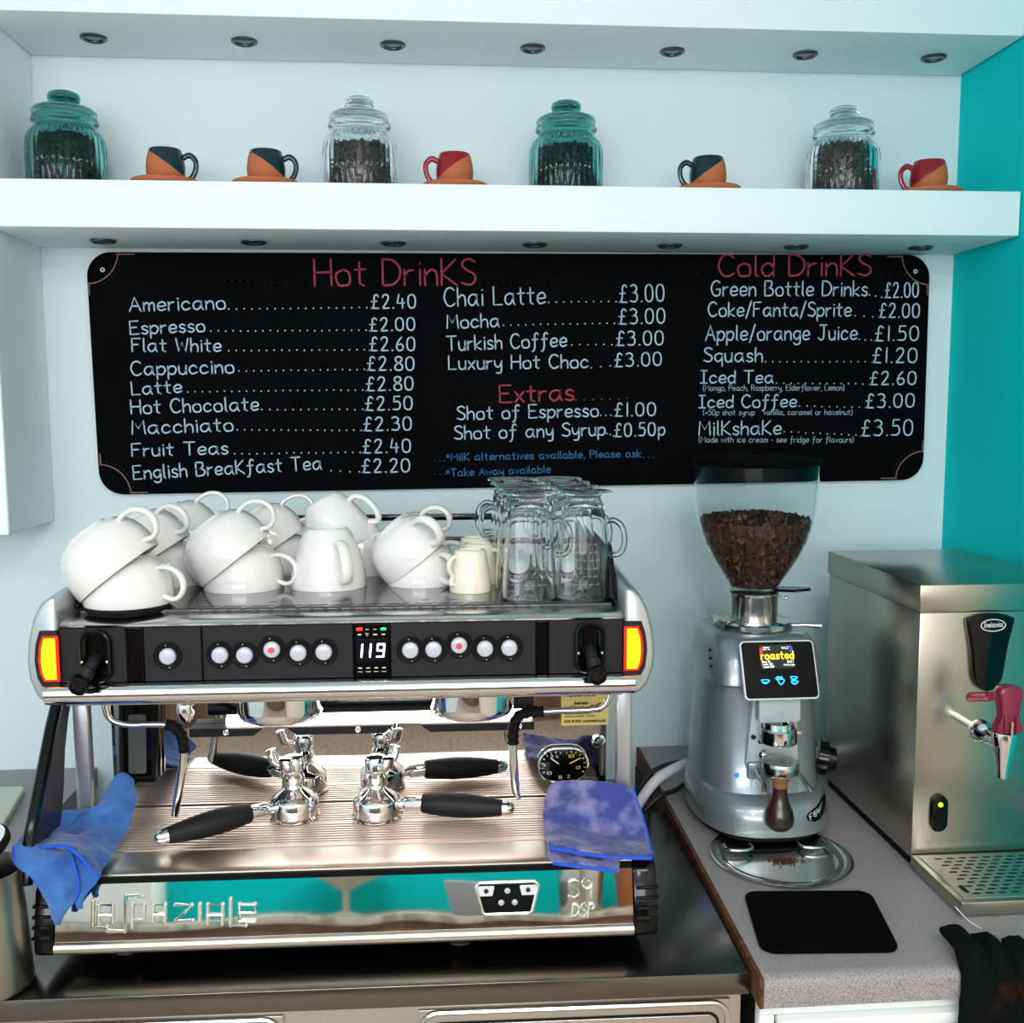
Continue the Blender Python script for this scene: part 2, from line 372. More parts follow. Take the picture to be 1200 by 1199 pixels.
def glazed(name, glaze, k, d):
    """terracotta with a slanted dip of coloured glaze: boundary plane z + k*x = d in the cup's own space"""
    m = mat(name, '#b5663f', .8); nt = m.node_tree; b = nt.nodes['Principled BSDF']
    tc = nt.nodes.new('ShaderNodeTexCoord'); dp = nt.nodes.new('ShaderNodeVectorMath'); dp.operation = 'DOT_PRODUCT'; dp.inputs[1].default_value = (k, 0, 1)
    nt.links.new(tc.outputs['Object'], dp.inputs[0])
    gt = nt.nodes.new('ShaderNodeMath'); gt.operation = 'GREATER_THAN'; gt.inputs[1].default_value = d
    nt.links.new(dp.outputs['Value'], gt.inputs[0])
    mx = nt.nodes.new('ShaderNodeMix'); mx.data_type = 'RGBA'; mx.inputs[6].default_value = lin('#b5663f'); mx.inputs[7].default_value = lin(glaze)
    nt.links.new(gt.outputs[0], mx.inputs[0]); nt.links.new(mx.outputs[2], b.inputs['Base Color'])
    r = nt.nodes.new('ShaderNodeMapRange'); r.inputs[3].default_value = .8; r.inputs[4].default_value = .15
    nt.links.new(gt.outputs[0], r.inputs[0]); nt.links.new(r.outputs[0], b.inputs['Roughness'])
    return m
# ------------------------------------------------------------------ the room
XL, XR, YF, YB, ZC = -2.4, 1.087, -2.6, 2.08, 2.6
struct(MB().box(XL, XR, YF, YB, -.05, 0).build('floor', M_['floor'], smooth=None))
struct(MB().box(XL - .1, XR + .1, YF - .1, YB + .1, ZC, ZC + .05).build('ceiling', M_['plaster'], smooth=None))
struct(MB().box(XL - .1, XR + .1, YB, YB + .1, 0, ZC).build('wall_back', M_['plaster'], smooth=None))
struct(MB().box(XR, XR + .1, .98, YB, 0, ZC).build('wall_right', M_['teal'], smooth=None))
struct(MB().box(XR, XR + .1, YF, .9798, 0, ZC).build('wall_right', M_['cream_wall'], smooth=None))
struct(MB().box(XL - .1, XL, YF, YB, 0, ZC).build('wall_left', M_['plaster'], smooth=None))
wf = MB()
wx0, wx1, wz0, wz1 = -2.2, .9, 1.42, 2.42
wf.box(XL - .1, wx0, YF - .1, YF, 0, ZC); wf.box(wx1, XR + .1, YF - .1, YF, 0, ZC)
wf.box(wx0, wx1, YF - .1, YF, 0, wz0); wf.box(wx0, wx1, YF - .1, YF, wz1, ZC)
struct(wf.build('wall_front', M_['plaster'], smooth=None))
b = MB(); b.box(-1.5, XR - .001, YF + .0005, YF + .03, .52, 1.20, .004); struct(b.build('trim_2', M_['teal'], smooth=None))
b = MB(); b.box(XL + .001, XR - .001, YF + .0005, YF + .022, .0005, .12, .003); struct(b.build('baseboard_front', M_['whitew'], smooth=None))
wn = struct(empty('window_1', (0, YF - .05, 0)))
fr = MB()
for a, b in ((wx0, wx0 + .05), (wx1 - .05, wx1), (-.68, -.62)): fr.box(a, b, -.03, .05, wz0, wz1)
for a, b in ((wz0, wz0 + .05), (wz1 - .05, wz1)): fr.box(wx0, wx1, -.03, .05, a, b)
fr.build('frame', M_['whitew'], wn, smooth=None)
MB().box(wx0, wx1, -.02, .14, wz0 - .03, wz0).build('window_sill', M_['whitew'], wn, smooth=None)
# boxed-in column on the left, hanging down to below the menu board
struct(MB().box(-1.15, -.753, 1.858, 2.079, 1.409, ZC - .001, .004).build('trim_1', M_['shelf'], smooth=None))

# ceiling lamps behind the camera
for i, (x, y) in enumerate(((-1.2, -.4), (.40, -.35))):
    t = empty('ceiling_panel_lamp', (x, y, ZC)); tag(t, ['slim ceiling panel lamp over the left of the room', 'slim ceiling panel lamp towards the teal wall'][i], 'lamp', 'ceiling panel lamps')
    MB().box(-.58, .58, -.17, .17, -.02, 0, .004).build('housing', M_['whitew'], t)
t = empty('spotlight', (.02, -.75, ZC)); tag(t, 'single ceiling spotlight aimed at the coffee counter', 'lamp')
s = MB(); s.lathe([(.05, 0), (.05, -.02), (.02, -.03), (.014, -.12), (.045, -.13), (.06, -.19)], 24, capb=True); s.build('shade', M_['spot'], t)

# bar and items added behind the camera for reflections in the polished machine
br_ = empty('reflection_bar', (-.45, -2.32, 0)); tag(br_, 'wooden bar counter added across the room for reflections in the machine front', 'bar counter')
b = MB(); b.box(-1.5, 1.45, -.22, .22, .0005, .835, .004); b.build('body', mat('bar_wood', '#8a6c58', .5, mix=('#6a4e3e', 9, .4, .6), stretch=(1, 1, .2)), br_)
b = MB(); b.box(-1.52, 1.47, -.24, .25, .8352, .865, .004); b.build('bar_top', mat('bar_top_stone', '#c9c0b2', .4, mix=('#9a9184', 14, .45, .6)), br_)
b = MB(); b.prism([(-.16, 0), (.16, 0), (.19, .13), (-.19, .13)], -.13, .13, 'y', .01); o = b.build('reflection_crate', mat('grey_crate', '#8f9296', .5), None, (.10, -2.28, .8653)); tag(o, 'grey plastic crate added on the bar across the room for reflections', 'crate')
b = MB(); b.box(-.05, .05, -.131, -.128, .075, .10, .002); b.box(-.05, .05, .1303, .133, .075, .10, .001); b.build('handle_hole', M_['matte'], o)
b = MB(); b.lathe([(0, 0), (.11, 0), (.115, .01), (.115, .28), (.10, .30), (0, .31)], 32); tag(b.build('reflection_urn', M_['satin'], None, (.52, -2.28, .8653)), 'steel urn added on the bar across the room for reflections', 'urn')
b = MB(); b.lathe([(0, 0), (.07, 0), (.12, .20), (.115, .20), (.068, .006), (0, .006)], 32); tag(b.build('reflection_bowl', mat('clay_bowl', '#a5643e', .6), None, (.80, -2.28, .8653)), 'clay bowl added on the bar across the room for reflections', 'bowl')
b = MB(); b.box(-.22, .22, -.12, .12, 0, .30, .01); tag(b.build('reflection_box', M_['whitew'], None, (-1.62, -2.30, .8653)), 'white storage box added on the bar across the room for reflections', 'box')
b = MB(); b.lathe([(0, 0), (.10, 0), (.015, .02), (.015, .10), (.06, .13), (.24, .21), (.235, .213), (.055, .135), (0, .12)], 40); tag(b.build('reflection_stand', mat('pale_stoneware', '#cfc6b8', .3), None, (-.55, -2.28, .8653)), 'pale footed cake stand added on the bar across the room for reflections', 'cake stand')

# ------------------------------------------------------------------ boxed shelves
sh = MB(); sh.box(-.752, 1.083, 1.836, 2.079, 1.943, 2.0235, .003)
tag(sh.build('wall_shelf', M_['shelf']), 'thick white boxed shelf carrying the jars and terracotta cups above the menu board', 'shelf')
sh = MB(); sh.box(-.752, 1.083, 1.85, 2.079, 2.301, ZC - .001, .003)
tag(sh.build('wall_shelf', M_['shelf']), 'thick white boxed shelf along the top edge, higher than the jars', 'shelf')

def downlight():
    t = empty('downlight')
    a = MB(); a.lathe([(.0155, .001), (.0235, .001), (.0235, -.003), (.020, -.005), (.0165, -.003), (.0155, .001)], 28); a.build('bezel', M_['spot'], t)
    b = MB(); b.lathe([(0, .0005), (.0165, .0005), (.0165, -.0015), (.006, -.0025), (0, -.0025)], 24); b.build('lens', M_['spotd'], t)
    return t
d0 = downlight(); first = True
UP = ['directly over the left-hand teal jar', 'over the dark cup nearest the left teal jar', 'over the left of the two clear jars', 'over the teal jar in the middle of the shelf', 'between the middle teal jar and the lone dark cup', 'over the clear jar nearest the teal wall', 'over the red cup beside the teal wall']
LO = ['above the top left corner of the menu board', 'above the board left of the Hot Drinks heading', 'above the Hot Drinks heading', 'above the Chai Latte line', 'above the gap before the Cold Drinks heading', 'above the Cold Drinks heading', 'above the top right corner of the menu board']
for k, (xs, y, z, T, g, w) in enumerate((((-.602, -.334, -.064, .196, .461, .719, .973), 1.97, 2.301, UP, 'downlights under the top shelf', 'top shelf'),
                                     ((-.603, -.329, -.069, .2, .462, .712, .964), 1.975, 1.943, LO, 'downlights under the jar shelf', 'jar shelf'))):
    for x, lb in zip(xs, T):
        o = d0 if first else copy_tree(d0); first = False
        o.location = (x, y, z); tag(o, 'unlit downlight in the ' + w + ', ' + lb, 'downlight', g)

# ------------------------------------------------------------------ menu board
bd = empty('menu_board', (.185, 2.066, 1.70)); tag(bd, 'long black chalkboard drinks menu with white and red handwriting', 'menu board')
BC = [(-.659, 1.462), (1.033, 1.476), (1.030, 1.9415), (-.665, 1.9345)]
bo = MB(); bo.prism([(u - .185, v - 1.70) for u, v in rquad(BC, .047, 9)], 0, .013, 'y', .0015, 1)
bo.build('panel', M_['board'], bd)
PEN = {'w': 'white_pen', 'r': 'red_pen', 'b': 'blue_pen', 'g': 'grey_pen'}
def fb(u, v): return (u - .185, -.0006, v - 1.70)
TEXT = [
  [('t', 'Americano', -0.5859, 1.8211, -0.4026, 1.8267, 0.0269, 'w'), ('t', '£2.40', -0.1178, 1.8285, -0.03, 1.8297, 0.0269, 'w'), ('d', '.', -0.396, 1.8267, -0.1262, 1.8301, 0.0073, 'w')],
  [('t', 'Espresso', -0.5862, 1.7767, -0.4436, 1.7827, 0.0254, 'w'), ('t', '£2.00', -0.122, 1.7841, -0.0323, 1.786, 0.0254, 'w'), ('d', '.', -0.432, 1.7836, -0.1287, 1.7858, 0.0073, 'w')],
  [('t', 'Flat White', -0.5843, 1.7437, -0.4136, 1.7437, 0.0254, 'w'), ('t', '£2.60', -0.1227, 1.7455, -0.0328, 1.7455, 0.0269, 'w'), ('d', '.', -0.3986, 1.7454, -0.1328, 1.7471, 0.0073, 'w')],
  [('t', 'Cappuccino', -0.5879, 1.6972, -0.3901, 1.7019, 0.0269, 'w'), ('t', '£2.80', -0.1285, 1.7067, -0.0351, 1.7065, 0.0269, 'w'), ('d', '.', -0.38, 1.7053, -0.1335, 1.7083, 0.0073, 'w')],
  [('t', 'Latte', -0.5879, 1.6589, -0.4924, 1.6636, 0.0254, 'w'), ('t', '£2.80', -0.1309, 1.666, -0.0373, 1.6674, 0.0269, 'w'), ('d', '.', -0.4808, 1.6653, -0.1377, 1.6677, 0.0073, 'w')],
  [('t', 'Hot Chocolate', -0.5911, 1.6221, -0.3441, 1.6278, 0.0269, 'w'), ('t', '£2.50', -0.1334, 1.6269, -0.0396, 1.6282, 0.0269, 'w'), ('d', '.', -0.3373, 1.6294, -0.1384, 1.6286, 0.0073, 'w')],
  [('t', 'Macchiato', -0.5912, 1.5818, -0.3954, 1.5874, 0.0269, 'w'), ('t', '£2.30', -0.1376, 1.5859, -0.0419, 1.5871, 0.0269, 'w'), ('d', '.', -0.387, 1.589, -0.1426, 1.5876, 0.0073, 'w')],
  [('t', 'Fruit Teas', -0.593, 1.5379, -0.407, 1.5416, 0.0254, 'w'), ('t', '£2.40', -0.1401, 1.5413, -0.0442, 1.5423, 0.0269, 'w'), ('d', '.', -0.3936, 1.5415, -0.1452, 1.5431, 0.0073, 'w')],
  [('t', 'English BreaKfast Tea', -0.5917, 1.4922, -0.2225, 1.5093, 0.0269, 'w'), ('t', '£2.20', -0.1426, 1.5017, -0.0465, 1.5026, 0.0269, 'w'), ('d', '.', -0.2039, 1.5057, -0.1477, 1.5035, 0.0073, 'w')],
  [('t', 'Hot DrinKS', -0.2274, 1.8721, 0.0896, 1.8754, 0.0512, 'r'), ('d', '.', -0.4024, 1.8811, -0.2372, 1.8787, 0.0055, 'g'), ('d', '.', 0.0981, 1.8788, 0.2578, 1.8864, 0.0055, 'g')],
  [('t', 'Chai Latte', 0.0278, 1.8332, 0.2302, 1.839, 0.0359, 'w'), ('t', '£3.00', 0.3813, 1.8422, 0.4725, 1.8451, 0.0344, 'w'), ('d', '.', 0.2371, 1.8424, 0.3743, 1.8438, 0.0073, 'w')],
  [('t', 'Mocha', 0.0325, 1.7895, 0.137, 1.7931, 0.0269, 'w'), ('t', '£3.00', 0.3799, 1.7987, 0.4748, 1.8015, 0.0299, 'w'), ('d', '.', 0.1456, 1.7965, 0.3711, 1.8004, 0.0073, 'w')],
  [('t', 'Turkish Coffee', 0.032, 1.7455, 0.2736, 1.7541, 0.0284, 'w'), ('t', '£3.00', 0.375, 1.7559, 0.4718, 1.7577, 0.0284, 'w'), ('d', '.', 0.2841, 1.7576, 0.3662, 1.7576, 0.0073, 'w')],
  [('t', 'Luxury Hot Choc', 0.0351, 1.7082, 0.3174, 1.7113, 0.0269, 'w'), ('t', '£3.00', 0.3718, 1.713, 0.4687, 1.7163, 0.0269, 'w'), ('d', '.', 0.3244, 1.7113, 0.363, 1.7147, 0.0073, 'w')],
  [('t', 'Extras', 0.138, 1.6412, 0.2879, 1.6458, 0.0347, 'r'), ('d', '.', 0.0344, 1.645, 0.131, 1.6447, 0.0055, 'g'), ('d', '.', 0.2931, 1.6458, 0.3987, 1.6489, 0.005, 'r')],
  [('t', 'Shot of Espresso', 0.0513, 1.6072, 0.339, 1.6127, 0.0269, 'w'), ('t', '£1.00', 0.3725, 1.6126, 0.4575, 1.6139, 0.0269, 'w'), ('d', '.', 0.3442, 1.6144, 0.3654, 1.6143, 0.0073, 'w')],
  [('t', 'Shot of any Syrup', 0.0457, 1.5676, 0.3533, 1.5743, 0.0269, 'w'), ('t', '£0.50p', 0.3728, 1.5707, 0.4776, 1.5736, 0.0269, 'w'), ('d', '.', 0.3568, 1.5778, 0.371, 1.5725, 0.0073, 'w')],
  [('t', '*MilK alternatives available, Please ask', 0.028, 1.5244, 0.4282, 1.5291, 0.015, 'b'), ('d', '.', 0.0055, 1.5246, 0.0245, 1.5245, 0.0055, 'b'), ('d', '.', 0.4335, 1.5282, 0.4549, 1.528, 0.0055, 'b')],
  [('t', '*Take Away available', 0.0276, 1.4923, 0.2407, 1.4982, 0.015, 'b'), ('d', '.', 0.0052, 1.4969, 0.0242, 1.4967, 0.0055, 'b')],
  [('t', 'Cold DrinKS', 0.5846, 1.8951, 0.9032, 1.8986, 0.043, 'r'), ('d', '.', 0.5403, 1.9016, 0.5809, 1.9018, 0.0055, 'g'), ('d', '.', 0.9067, 1.9021, 0.963, 1.9025, 0.0055, 'g')],
  [('t', 'Green Bottle Drinks', 0.5703, 1.8562, 0.8974, 1.8577, 0.0299, 'w'), ('t', '£2.00', 0.9357, 1.8539, 1.0067, 1.8559, 0.0299, 'w'), ('d', '.', 0.9028, 1.8589, 0.9283, 1.8556, 0.0073, 'w')],
  [('t', 'Coke/Fanta/Sprite', 0.5648, 1.8151, 0.8643, 1.816, 0.0284, 'w'), ('t', '£2.00', 0.9243, 1.8139, 1.0102, 1.8141, 0.0284, 'w'), ('d', '.', 0.8733, 1.8172, 0.9115, 1.8156, 0.0073, 'w')],
  [('t', 'Apple/orange Juice', 0.5603, 1.7664, 0.8786, 1.7685, 0.0299, 'w'), ('t', '£1.50', 0.9169, 1.7659, 1.0103, 1.7669, 0.0299, 'w'), ('d', '.', 0.884, 1.7685, 0.9096, 1.7676, 0.0073, 'w')],
  [('t', 'Squash', 0.5574, 1.7232, 0.6791, 1.7231, 0.0284, 'w'), ('t', '£1.20', 0.913, 1.7212, 1.0084, 1.7212, 0.0299, 'w'), ('d', '.', 0.6863, 1.7231, 0.8983, 1.723, 0.0073, 'w')],
  [('t', 'Iced Tea', 0.551, 1.6798, 0.7035, 1.6795, 0.0254, 'w'), ('t', '£2.60', 0.9091, 1.6755, 1.0084, 1.6762, 0.0269, 'w'), ('d', '.', 0.7107, 1.6795, 0.8944, 1.6773, 0.0073, 'w')],
  [('t', '(Mango, Peach, Raspberry, Elderflower, Lemon)', 0.5566, 1.6641, 0.8546, 1.6642, 0.0119, 'w')],
  [('t', 'Iced Coffee', 0.5483, 1.6292, 0.7536, 1.6302, 0.0254, 'w'), ('t', '£3.00', 0.9016, 1.6278, 1.0066, 1.6292, 0.0284, 'w'), ('d', '.', 0.7609, 1.6319, 0.8887, 1.6296, 0.0073, 'w')],
  [('t', '(+50p shot syrup   vanilla, caramel or hazelnut)', 0.5574, 1.6143, 0.8736, 1.6138, 0.011, 'w')],
  [('t', 'MilKshaKe', 0.5492, 1.5731, 0.7224, 1.5738, 0.0284, 'w'), ('t', '£3.50', 0.8944, 1.5692, 1.0052, 1.5703, 0.0329, 'w'), ('d', '.', 0.7295, 1.5791, 0.8833, 1.5711, 0.0073, 'w')],
  [('t', '(Made with ice cream - see fridge for flavours)', 0.5494, 1.5582, 0.8783, 1.556, 0.0119, 'w')],
]

for segs in TEXT:
    ms = {}
    for kind, t, u0, v0, u1, v1, h, c in segs:
        M = ms.setdefault(c, MB())
        if kind == 't':
            write(M, t, u0, v0, u1, v1, h, .0029 if h > .022 else (.0019 if h > .0125 else (.0015 if c == 'b' else .0010)), fb, gap=.24 if '£' in t else .17) if c != 'r' else write(M, t, u0, v0, u1, v1, h, .0038, fb)
        else:
            n = max(3, int((u1 - u0) / .0135)); q = .0016 if c in 'wr' else .0011
            for i in range(n):
                s_ = i / (n - 1); x = u0 + (u1 - u0) * s_; z = v0 + (v1 - v0) * s_ + random.uniform(-.0006, .0006)
                M.bm.faces.new([M.bm.verts.new(fb(x + q * math.cos(a * PI / 3), z + q * math.sin(a * PI / 3))) for a in range(6)])
    for c, M in ms.items():
        o = M.build('lettering', M_[PEN[c]], bd, smooth=None)
        if c == 'r': tag(o, 'red heading lettering')
        if c == 'b': tag(o, 'small blue lettering')
for i, (cx, cz) in enumerate(BC):       # corner flourishes and screws
    sx = 1 if i in (0, 3) else -1; sz = 1 if i < 2 else -1
    M = MB(); q = lambda a, b: (cx + sx * a, cz + sz * b)
    A = [q(.0045 + .050 * math.sin(R(t)) + .006 * (t / 90), .0045 + .050 * math.cos(R(t)) + .006 * (1 - t / 90)) for t in range(0, 91, 9)]
    pts = [q(.004, .082), q(.004, .058)] + A[0:] + [q(.058, .004), q(.092, .004)]
    ribbon(M.bm, pts, .0026, fb)
    M.build('corner_flourish', M_['copper_pen'], bd, smooth=None)
    M = MB()
    for t in range(0, 91, 9):
        a, b = .006 + .060 * math.sin(R(t)), .006 + .060 * math.cos(R(t)); x, z = q(a, b)
        M.bm.faces.new([M.bm.verts.new(fb(x + .0011 * math.cos(k * PI / 3), z + .0011 * math.sin(k * PI / 3))) for k in range(6)])
    M.build('dotted_curve', M_['grey_pen'], bd, smooth=None)
    if i >= 2:
        M = MB(); M.lathe([(.0022, .0), (.0046, .0), (.0042, .0016), (.0026, .002), (.0022, .0)], 16, Matrix.Translation((q(.031, .034)[0] - .185, -.0003, q(.031, .034)[1] - 1.70)) @ Matrix.Rotation(R(90), 4, 'X'))
        M.build('screw_cup', M_['lid'], bd)

# ------------------------------------------------------------------ jars of beans, terracotta cups
def bean_mesh(b, c, s, rng, sub=1):
    q = bmesh.new(); bmesh.ops.create_icosphere(q, subdivisions=sub, radius=1)
    for v in q.verts:
        v.co.z = max(v.co.z, -.25)
        if abs(v.co.y) < .3 and v.co.z < 0: v.co.z += .18
    rot = Euler((rng.uniform(0, 6.3), rng.uniform(0, 6.3), rng.uniform(0, 6.3))).to_matrix().to_4x4()
    b.take(q, Matrix.Translation(c) @ rot @ Matrix.Diagonal((s, s * .68, s * .5, 1)))
def bean_fill(rad, z0, z1, n_side, n_top, s, seed, dome=.004):
    """a mound of beans: rad(z) is the vessel's inner radius; core plus beans on side and top"""
    rng = random.Random(seed); b = MB()
    N = 12; prof = [(0, z0)] + [(rad(z0 + (z1 - z0) * i / N) - s * .75, z0 + (z1 - z0) * i / N) for i in range(N + 1)] + [(0, z1 + dome * .4)]
    b.lathe(prof, 32)
    for i in range(n_side):
        t = (i + .5) / n_side; z = z0 + s * .3 + (z1 - z0 - s * .3) * t; a = i * 2.39996 + rng.uniform(-.1, .1); r = rad(z) - s * rng.uniform(.55, .8)
        bean_mesh(b, (r * math.cos(a), r * math.sin(a), z), s * rng.uniform(.85, 1.1), rng)
    for i in range(n_top):
        r = (rad(z1) - s * .7) * math.sqrt((i + .5) / n_top); a = i * 2.39996
        bean_mesh(b, (r * math.cos(a), r * math.sin(a), z1 + dome * (1 - (r / rad(z1)) ** 2) + rng.uniform(-.001, .002)), s * rng.uniform(.85, 1.1), rng)
    return b
def make_jar(g):
    t = empty('storage_jar')
    NR = 36
    po = [(0, 0), (.058, 0), (.0655, .004), (.068, .012), (.0685, .05), (.0680, .085), (.066, .098), (.061, .109), (.053, .118), (.049, .123), (.049, .127), (.056, .128), (.058, .132), (.056, .137), (.049, .138)]
    pi_ = [(.046, .138), (.046, .122), (.050, .116), (.0575, .107), (.0625, .097), (.0645, .085), (.065, .05), (.0645, .012), (.061, .006), (0, .006)]
    def rib(i, a):
        if 3 <= i <= 8: w = {3: .5, 4: 1, 5: 1, 6: .9, 7: .7, 8: .3}[i]; return .0017 * w * (abs(math.cos(a * NR / 2)) * 2 - 1.2)
        return 0
    b = MB(); b.lathe(po + pi_, NR * 6, rib=rib); b.build('body', M_[g], t, smooth=60)
    b = MB(); b.lathe([(.0475, .1385), (.0545, .1385), (.0550, .1400), (.0545, .1415), (.0475, .1415), (.0475, .1385)], 48); tag(b.build('seal', M_['hopper'], t), 'clear plastic seal ring')
    ld = [(0, .142), (.050, .142), (.0555, .144), (.0565, .148), (.054, .153), (.044, .158), (.026, .1615), (.0225, .163), (.0225, .166), (.0265, .169), (.0285, .176), (.0265, .183), (.018, .187), (0, .188)]
    b = MB(); b.lathe(ld[:8] + [(.0, .163)], 48); l = b.build('lid', M_[g], t, smooth=60)
    b = MB(); b.lathe([(0, .1632)] + ld[8:] + [(0, .1845), (.017, .1836), (.0238, .1808), (.0255, .176), (.0236, .1705), (.0196, .1672), (0, .1665)], 40); b.build('knob', M_[g], l, smooth=60)
    return t
ZS = 2.0236
jt = make_jar('glasst'); jc = make_jar('glass')
jars = [(jt, -.655, 'teal-tinted ribbed glass jar of coffee beans, at the left end of the shelf', .105),
        (jc, -.127, 'clear ribbed glass jar of coffee beans beside the left red cup', .098),
        (copy_tree(jt), .2575, 'teal-tinted ribbed glass jar of coffee beans in the middle of the shelf', .098),
        (copy_tree(jc), .7935, 'clear ribbed glass jar of coffee beans beside the red cup at the teal wall', .112)]
BL = ['dark coffee beans inside the teal jar at the left end of the shelf', 'dark coffee beans inside the clear jar beside the left red cup', 'dark coffee beans inside the teal jar in the middle of the shelf', 'dark coffee beans filling the clear jar nearest the teal wall']
def jar_r(z): return .0632 if z < .085 else .0632 - (z - .085) * .35
for i, (o, x, lb, top) in enumerate(jars):
    o.scale = (1, 1, .945); o.location = (x, 1.957, ZS); o.rotation_euler = (0, 0, .4 * i); tag(o, lb, 'jar', 'ribbed glass jars on the shelf')
    tag(bean_fill(jar_r, .0072, top * .945 - .006, 300, 60, .0062, 20 + i, .005).build('coffee_beans', M_['beand'], None, (x, 1.957, ZS + .0002), smooth=60), BL[i], 'coffee beans', kind='stuff')

def make_tcup(gl, side):
    t = empty('espresso_cup')
    k = .62 * side
    prof = [(0, 0), (.022, 0), (.028, .004), (.0335, .016), (.0345, .026), (.0325, .040), (.0285, .052), (.0275, .0535), (.0262, .052), (.0300, .040), (.032, .026), (.030, .012), (.02, .005), (0, .005)]
    b = MB(); b.lathe(prof, 48); b.build('body', glazed('glazed_terracotta_' + gl, {'dark': '#0d2b33', 'red': '#8c1626'}[gl], k, .033), t, smooth=50)
    h = MB(); path = crom([(side * .031, 0, .042), (side * .042, 0, .046), (side * .052, 0, .038), (side * .052, 0, .024), (side * .044, 0, .011), (side * .033, 0, .006)], 6)
    h.tube(path, .0036, 10, flat=1.3); h.build('handle', mat('cup_glaze_' + gl, {'dark': '#0d2b33', 'red': '#8c1626'}[gl], .15), t)
    return t
def make_saucer():
    b = MB(); b.lathe([(0, 0), (.040, 0), (.052, .006), (.0575, .011), (.0585, .015), (.0555, .0165), (.045, .0135), (.032, .010), (0, .009)], 56)
    return b.build('saucer', M_['terra'], smooth=50)
c_dr = make_tcup('dark', 1); c_dl = make_tcup('dark', -1); c_rl = make_tcup('red', -1); s0 = make_saucer()
tc = [(c_dr, -.472, 'dark green glazed terracotta cup beside the left teal jar, handle to the right', 'terracotta saucer under the dark cup beside the left teal jar', .05),
      (copy_tree(c_dr), -.294, 'dark green glazed terracotta cup to the left of a clear jar', 'terracotta saucer under the dark cup left of a clear jar', .1),
      (c_rl, .047, 'red glazed terracotta cup between a clear jar and the middle teal jar', 'terracotta saucer under the red cup between the two middle jars', 0.),
      (c_dl, .521, 'dark green glazed terracotta cup standing alone, handle to the left', 'terracotta saucer under the lone dark cup with its handle to the left', 0.),
      (copy_tree(c_rl), .950, 'red glazed terracotta cup in the corner by the teal wall', 'terracotta saucer under the red cup by the teal wall', -.12)]
for i, (o, x, lb, lb2, rz) in enumerate(tc):
    sa = s0 if i == 0 else copy_tree(s0)
    sa.scale = (1.05, 1.05, 1); sa.location = (x, 1.925, ZS); tag(sa, lb2, 'saucer', 'terracotta saucers on the shelf')
    o.scale = (1, 1, 1.15); o.location = (x, 1.925, ZS + .0097); o.rotation_euler = (0, 0, rz); tag(o, lb, 'cup', 'glazed terracotta cups on the shelf')

# ------------------------------------------------------------------ counters
wt = MB(); zt = .908
wt.prism([(1.196, .868), (1.196, .896), (1.199, .903), (1.206, .9075), (1.214, zt), (2.079, zt), (2.079, .868)], .412, 1.086, 'x')
o = wt.build('worktop', M_['laminate'], smooth=40); tag(o, 'grey speckled laminate worktop under the grinder and water boiler', 'worktop')
for v in o.data.vertices:
    if v.co.x < .5: v.co.x = .4145 + (v.co.y - 1.2) * .022
e = MB(); e.hexa([(.4085, 1.1955, .868), (.4140, 1.1955, .868), (.4330, 2.079, .868), (.4275, 2.079, .868), (.4085, 1.1955, .9075), (.4140, 1.1955, .9075), (.4330, 2.079, .9075), (.4275, 2.079, .9075)])
tag(e.build('edge_strip', M_['chip'], o, smooth=None), 'bare brown chipboard edge')
cb = empty('base_cabinet', (.75, 1.6, 0)); tag(cb, 'white base cabinet under the grey speckled worktop', 'cabinet')
def cbm(): return MB()
b = cbm(); b.box(-.325, .336, -.355, .478, .08, .866); b.build('body', M_['dark'], cb, smooth=None)  # dark box paints the shaded opening under the drawer
b = cbm(); b.box(-.332, .336, -.378, -.357, .842, .866, .002); b.build('top_rail', M_['whitew'], cb)
b = cbm(); b.box(-.332, -.312, -.378, -.357, .08, .842, .002); b.build('side_panel', M_['whitew'], cb)
b = cbm(); b.box(-.309, .336, -.392, -.358, .826, .842, .003); b.build('drawer_lip', M_['whitew'], cb)
b = cbm(); b.box(-.300, .336, -.376, -.358, .09, .74, .003); b.build('door', M_['whitew'], cb)

sc_ = empty('steel_counter', MO + Vector((0, 0, 0)), (0, 0, AM)); tag(sc_, 'low stainless steel counter unit under the espresso machine', 'counter')
b = MB(); b.box(-.57, .516, -.075, .452, -.030, -.0003, .002); b.build('top', M_['steeld'], sc_)
b = MB(); b.box(-.565, .510, -.060, .445, -.82, -.0305, .003); b.build('body', M_['steelf'], sc_)
for x0, x1 in ((-.535, -.088), (.084, .494)):
    d = MB(); d.box(x0, x1, -.066, -.0603, -.74, -.040, .002)
    dr = d.build('door', M_['steelf'], sc_)
    d = MB(); d.tube([(u, -.066, v) for u, v in rrect(x0 + .004, x1 - .004, -.735, -.044, .022)], .0042, 8, closed=True); d.build('raised_border', M_['satin'], dr)
    d = MB(); d.prism(rrect(x0 + .018, x1 - .018, -.72, -.060, .012), -.0685, -.0655, 'y', .001, 1); d.build('inner_panel', M_['satin'], dr)
    d = MB(); d.tube([(u, -.067, v) for u, v in rrect(x0 + .0165, x1 - .0165, -.7215, -.0585, .013)], .0016, 6, closed=True); d.build('gasket', M_['gloss'], dr)
wl = MB(); wl.prism([(1.20, .862), (1.20, .890), (1.206, .898), (1.216, .900), (2.079, .900), (2.079, .862)], XL + .001, -.695, 'x')
tag(wl.build('worktop', M_['laminate'], smooth=40), 'grey laminate worktop to the left behind the steel jug', 'worktop')
b = MB(); b.box(XL + .02, -.70, 1.24, 2.07, .08, .861); tag(b.build('base_cabinet', M_['whitew'], smooth=None), 'white base cabinet under the left worktop', 'cabinet')
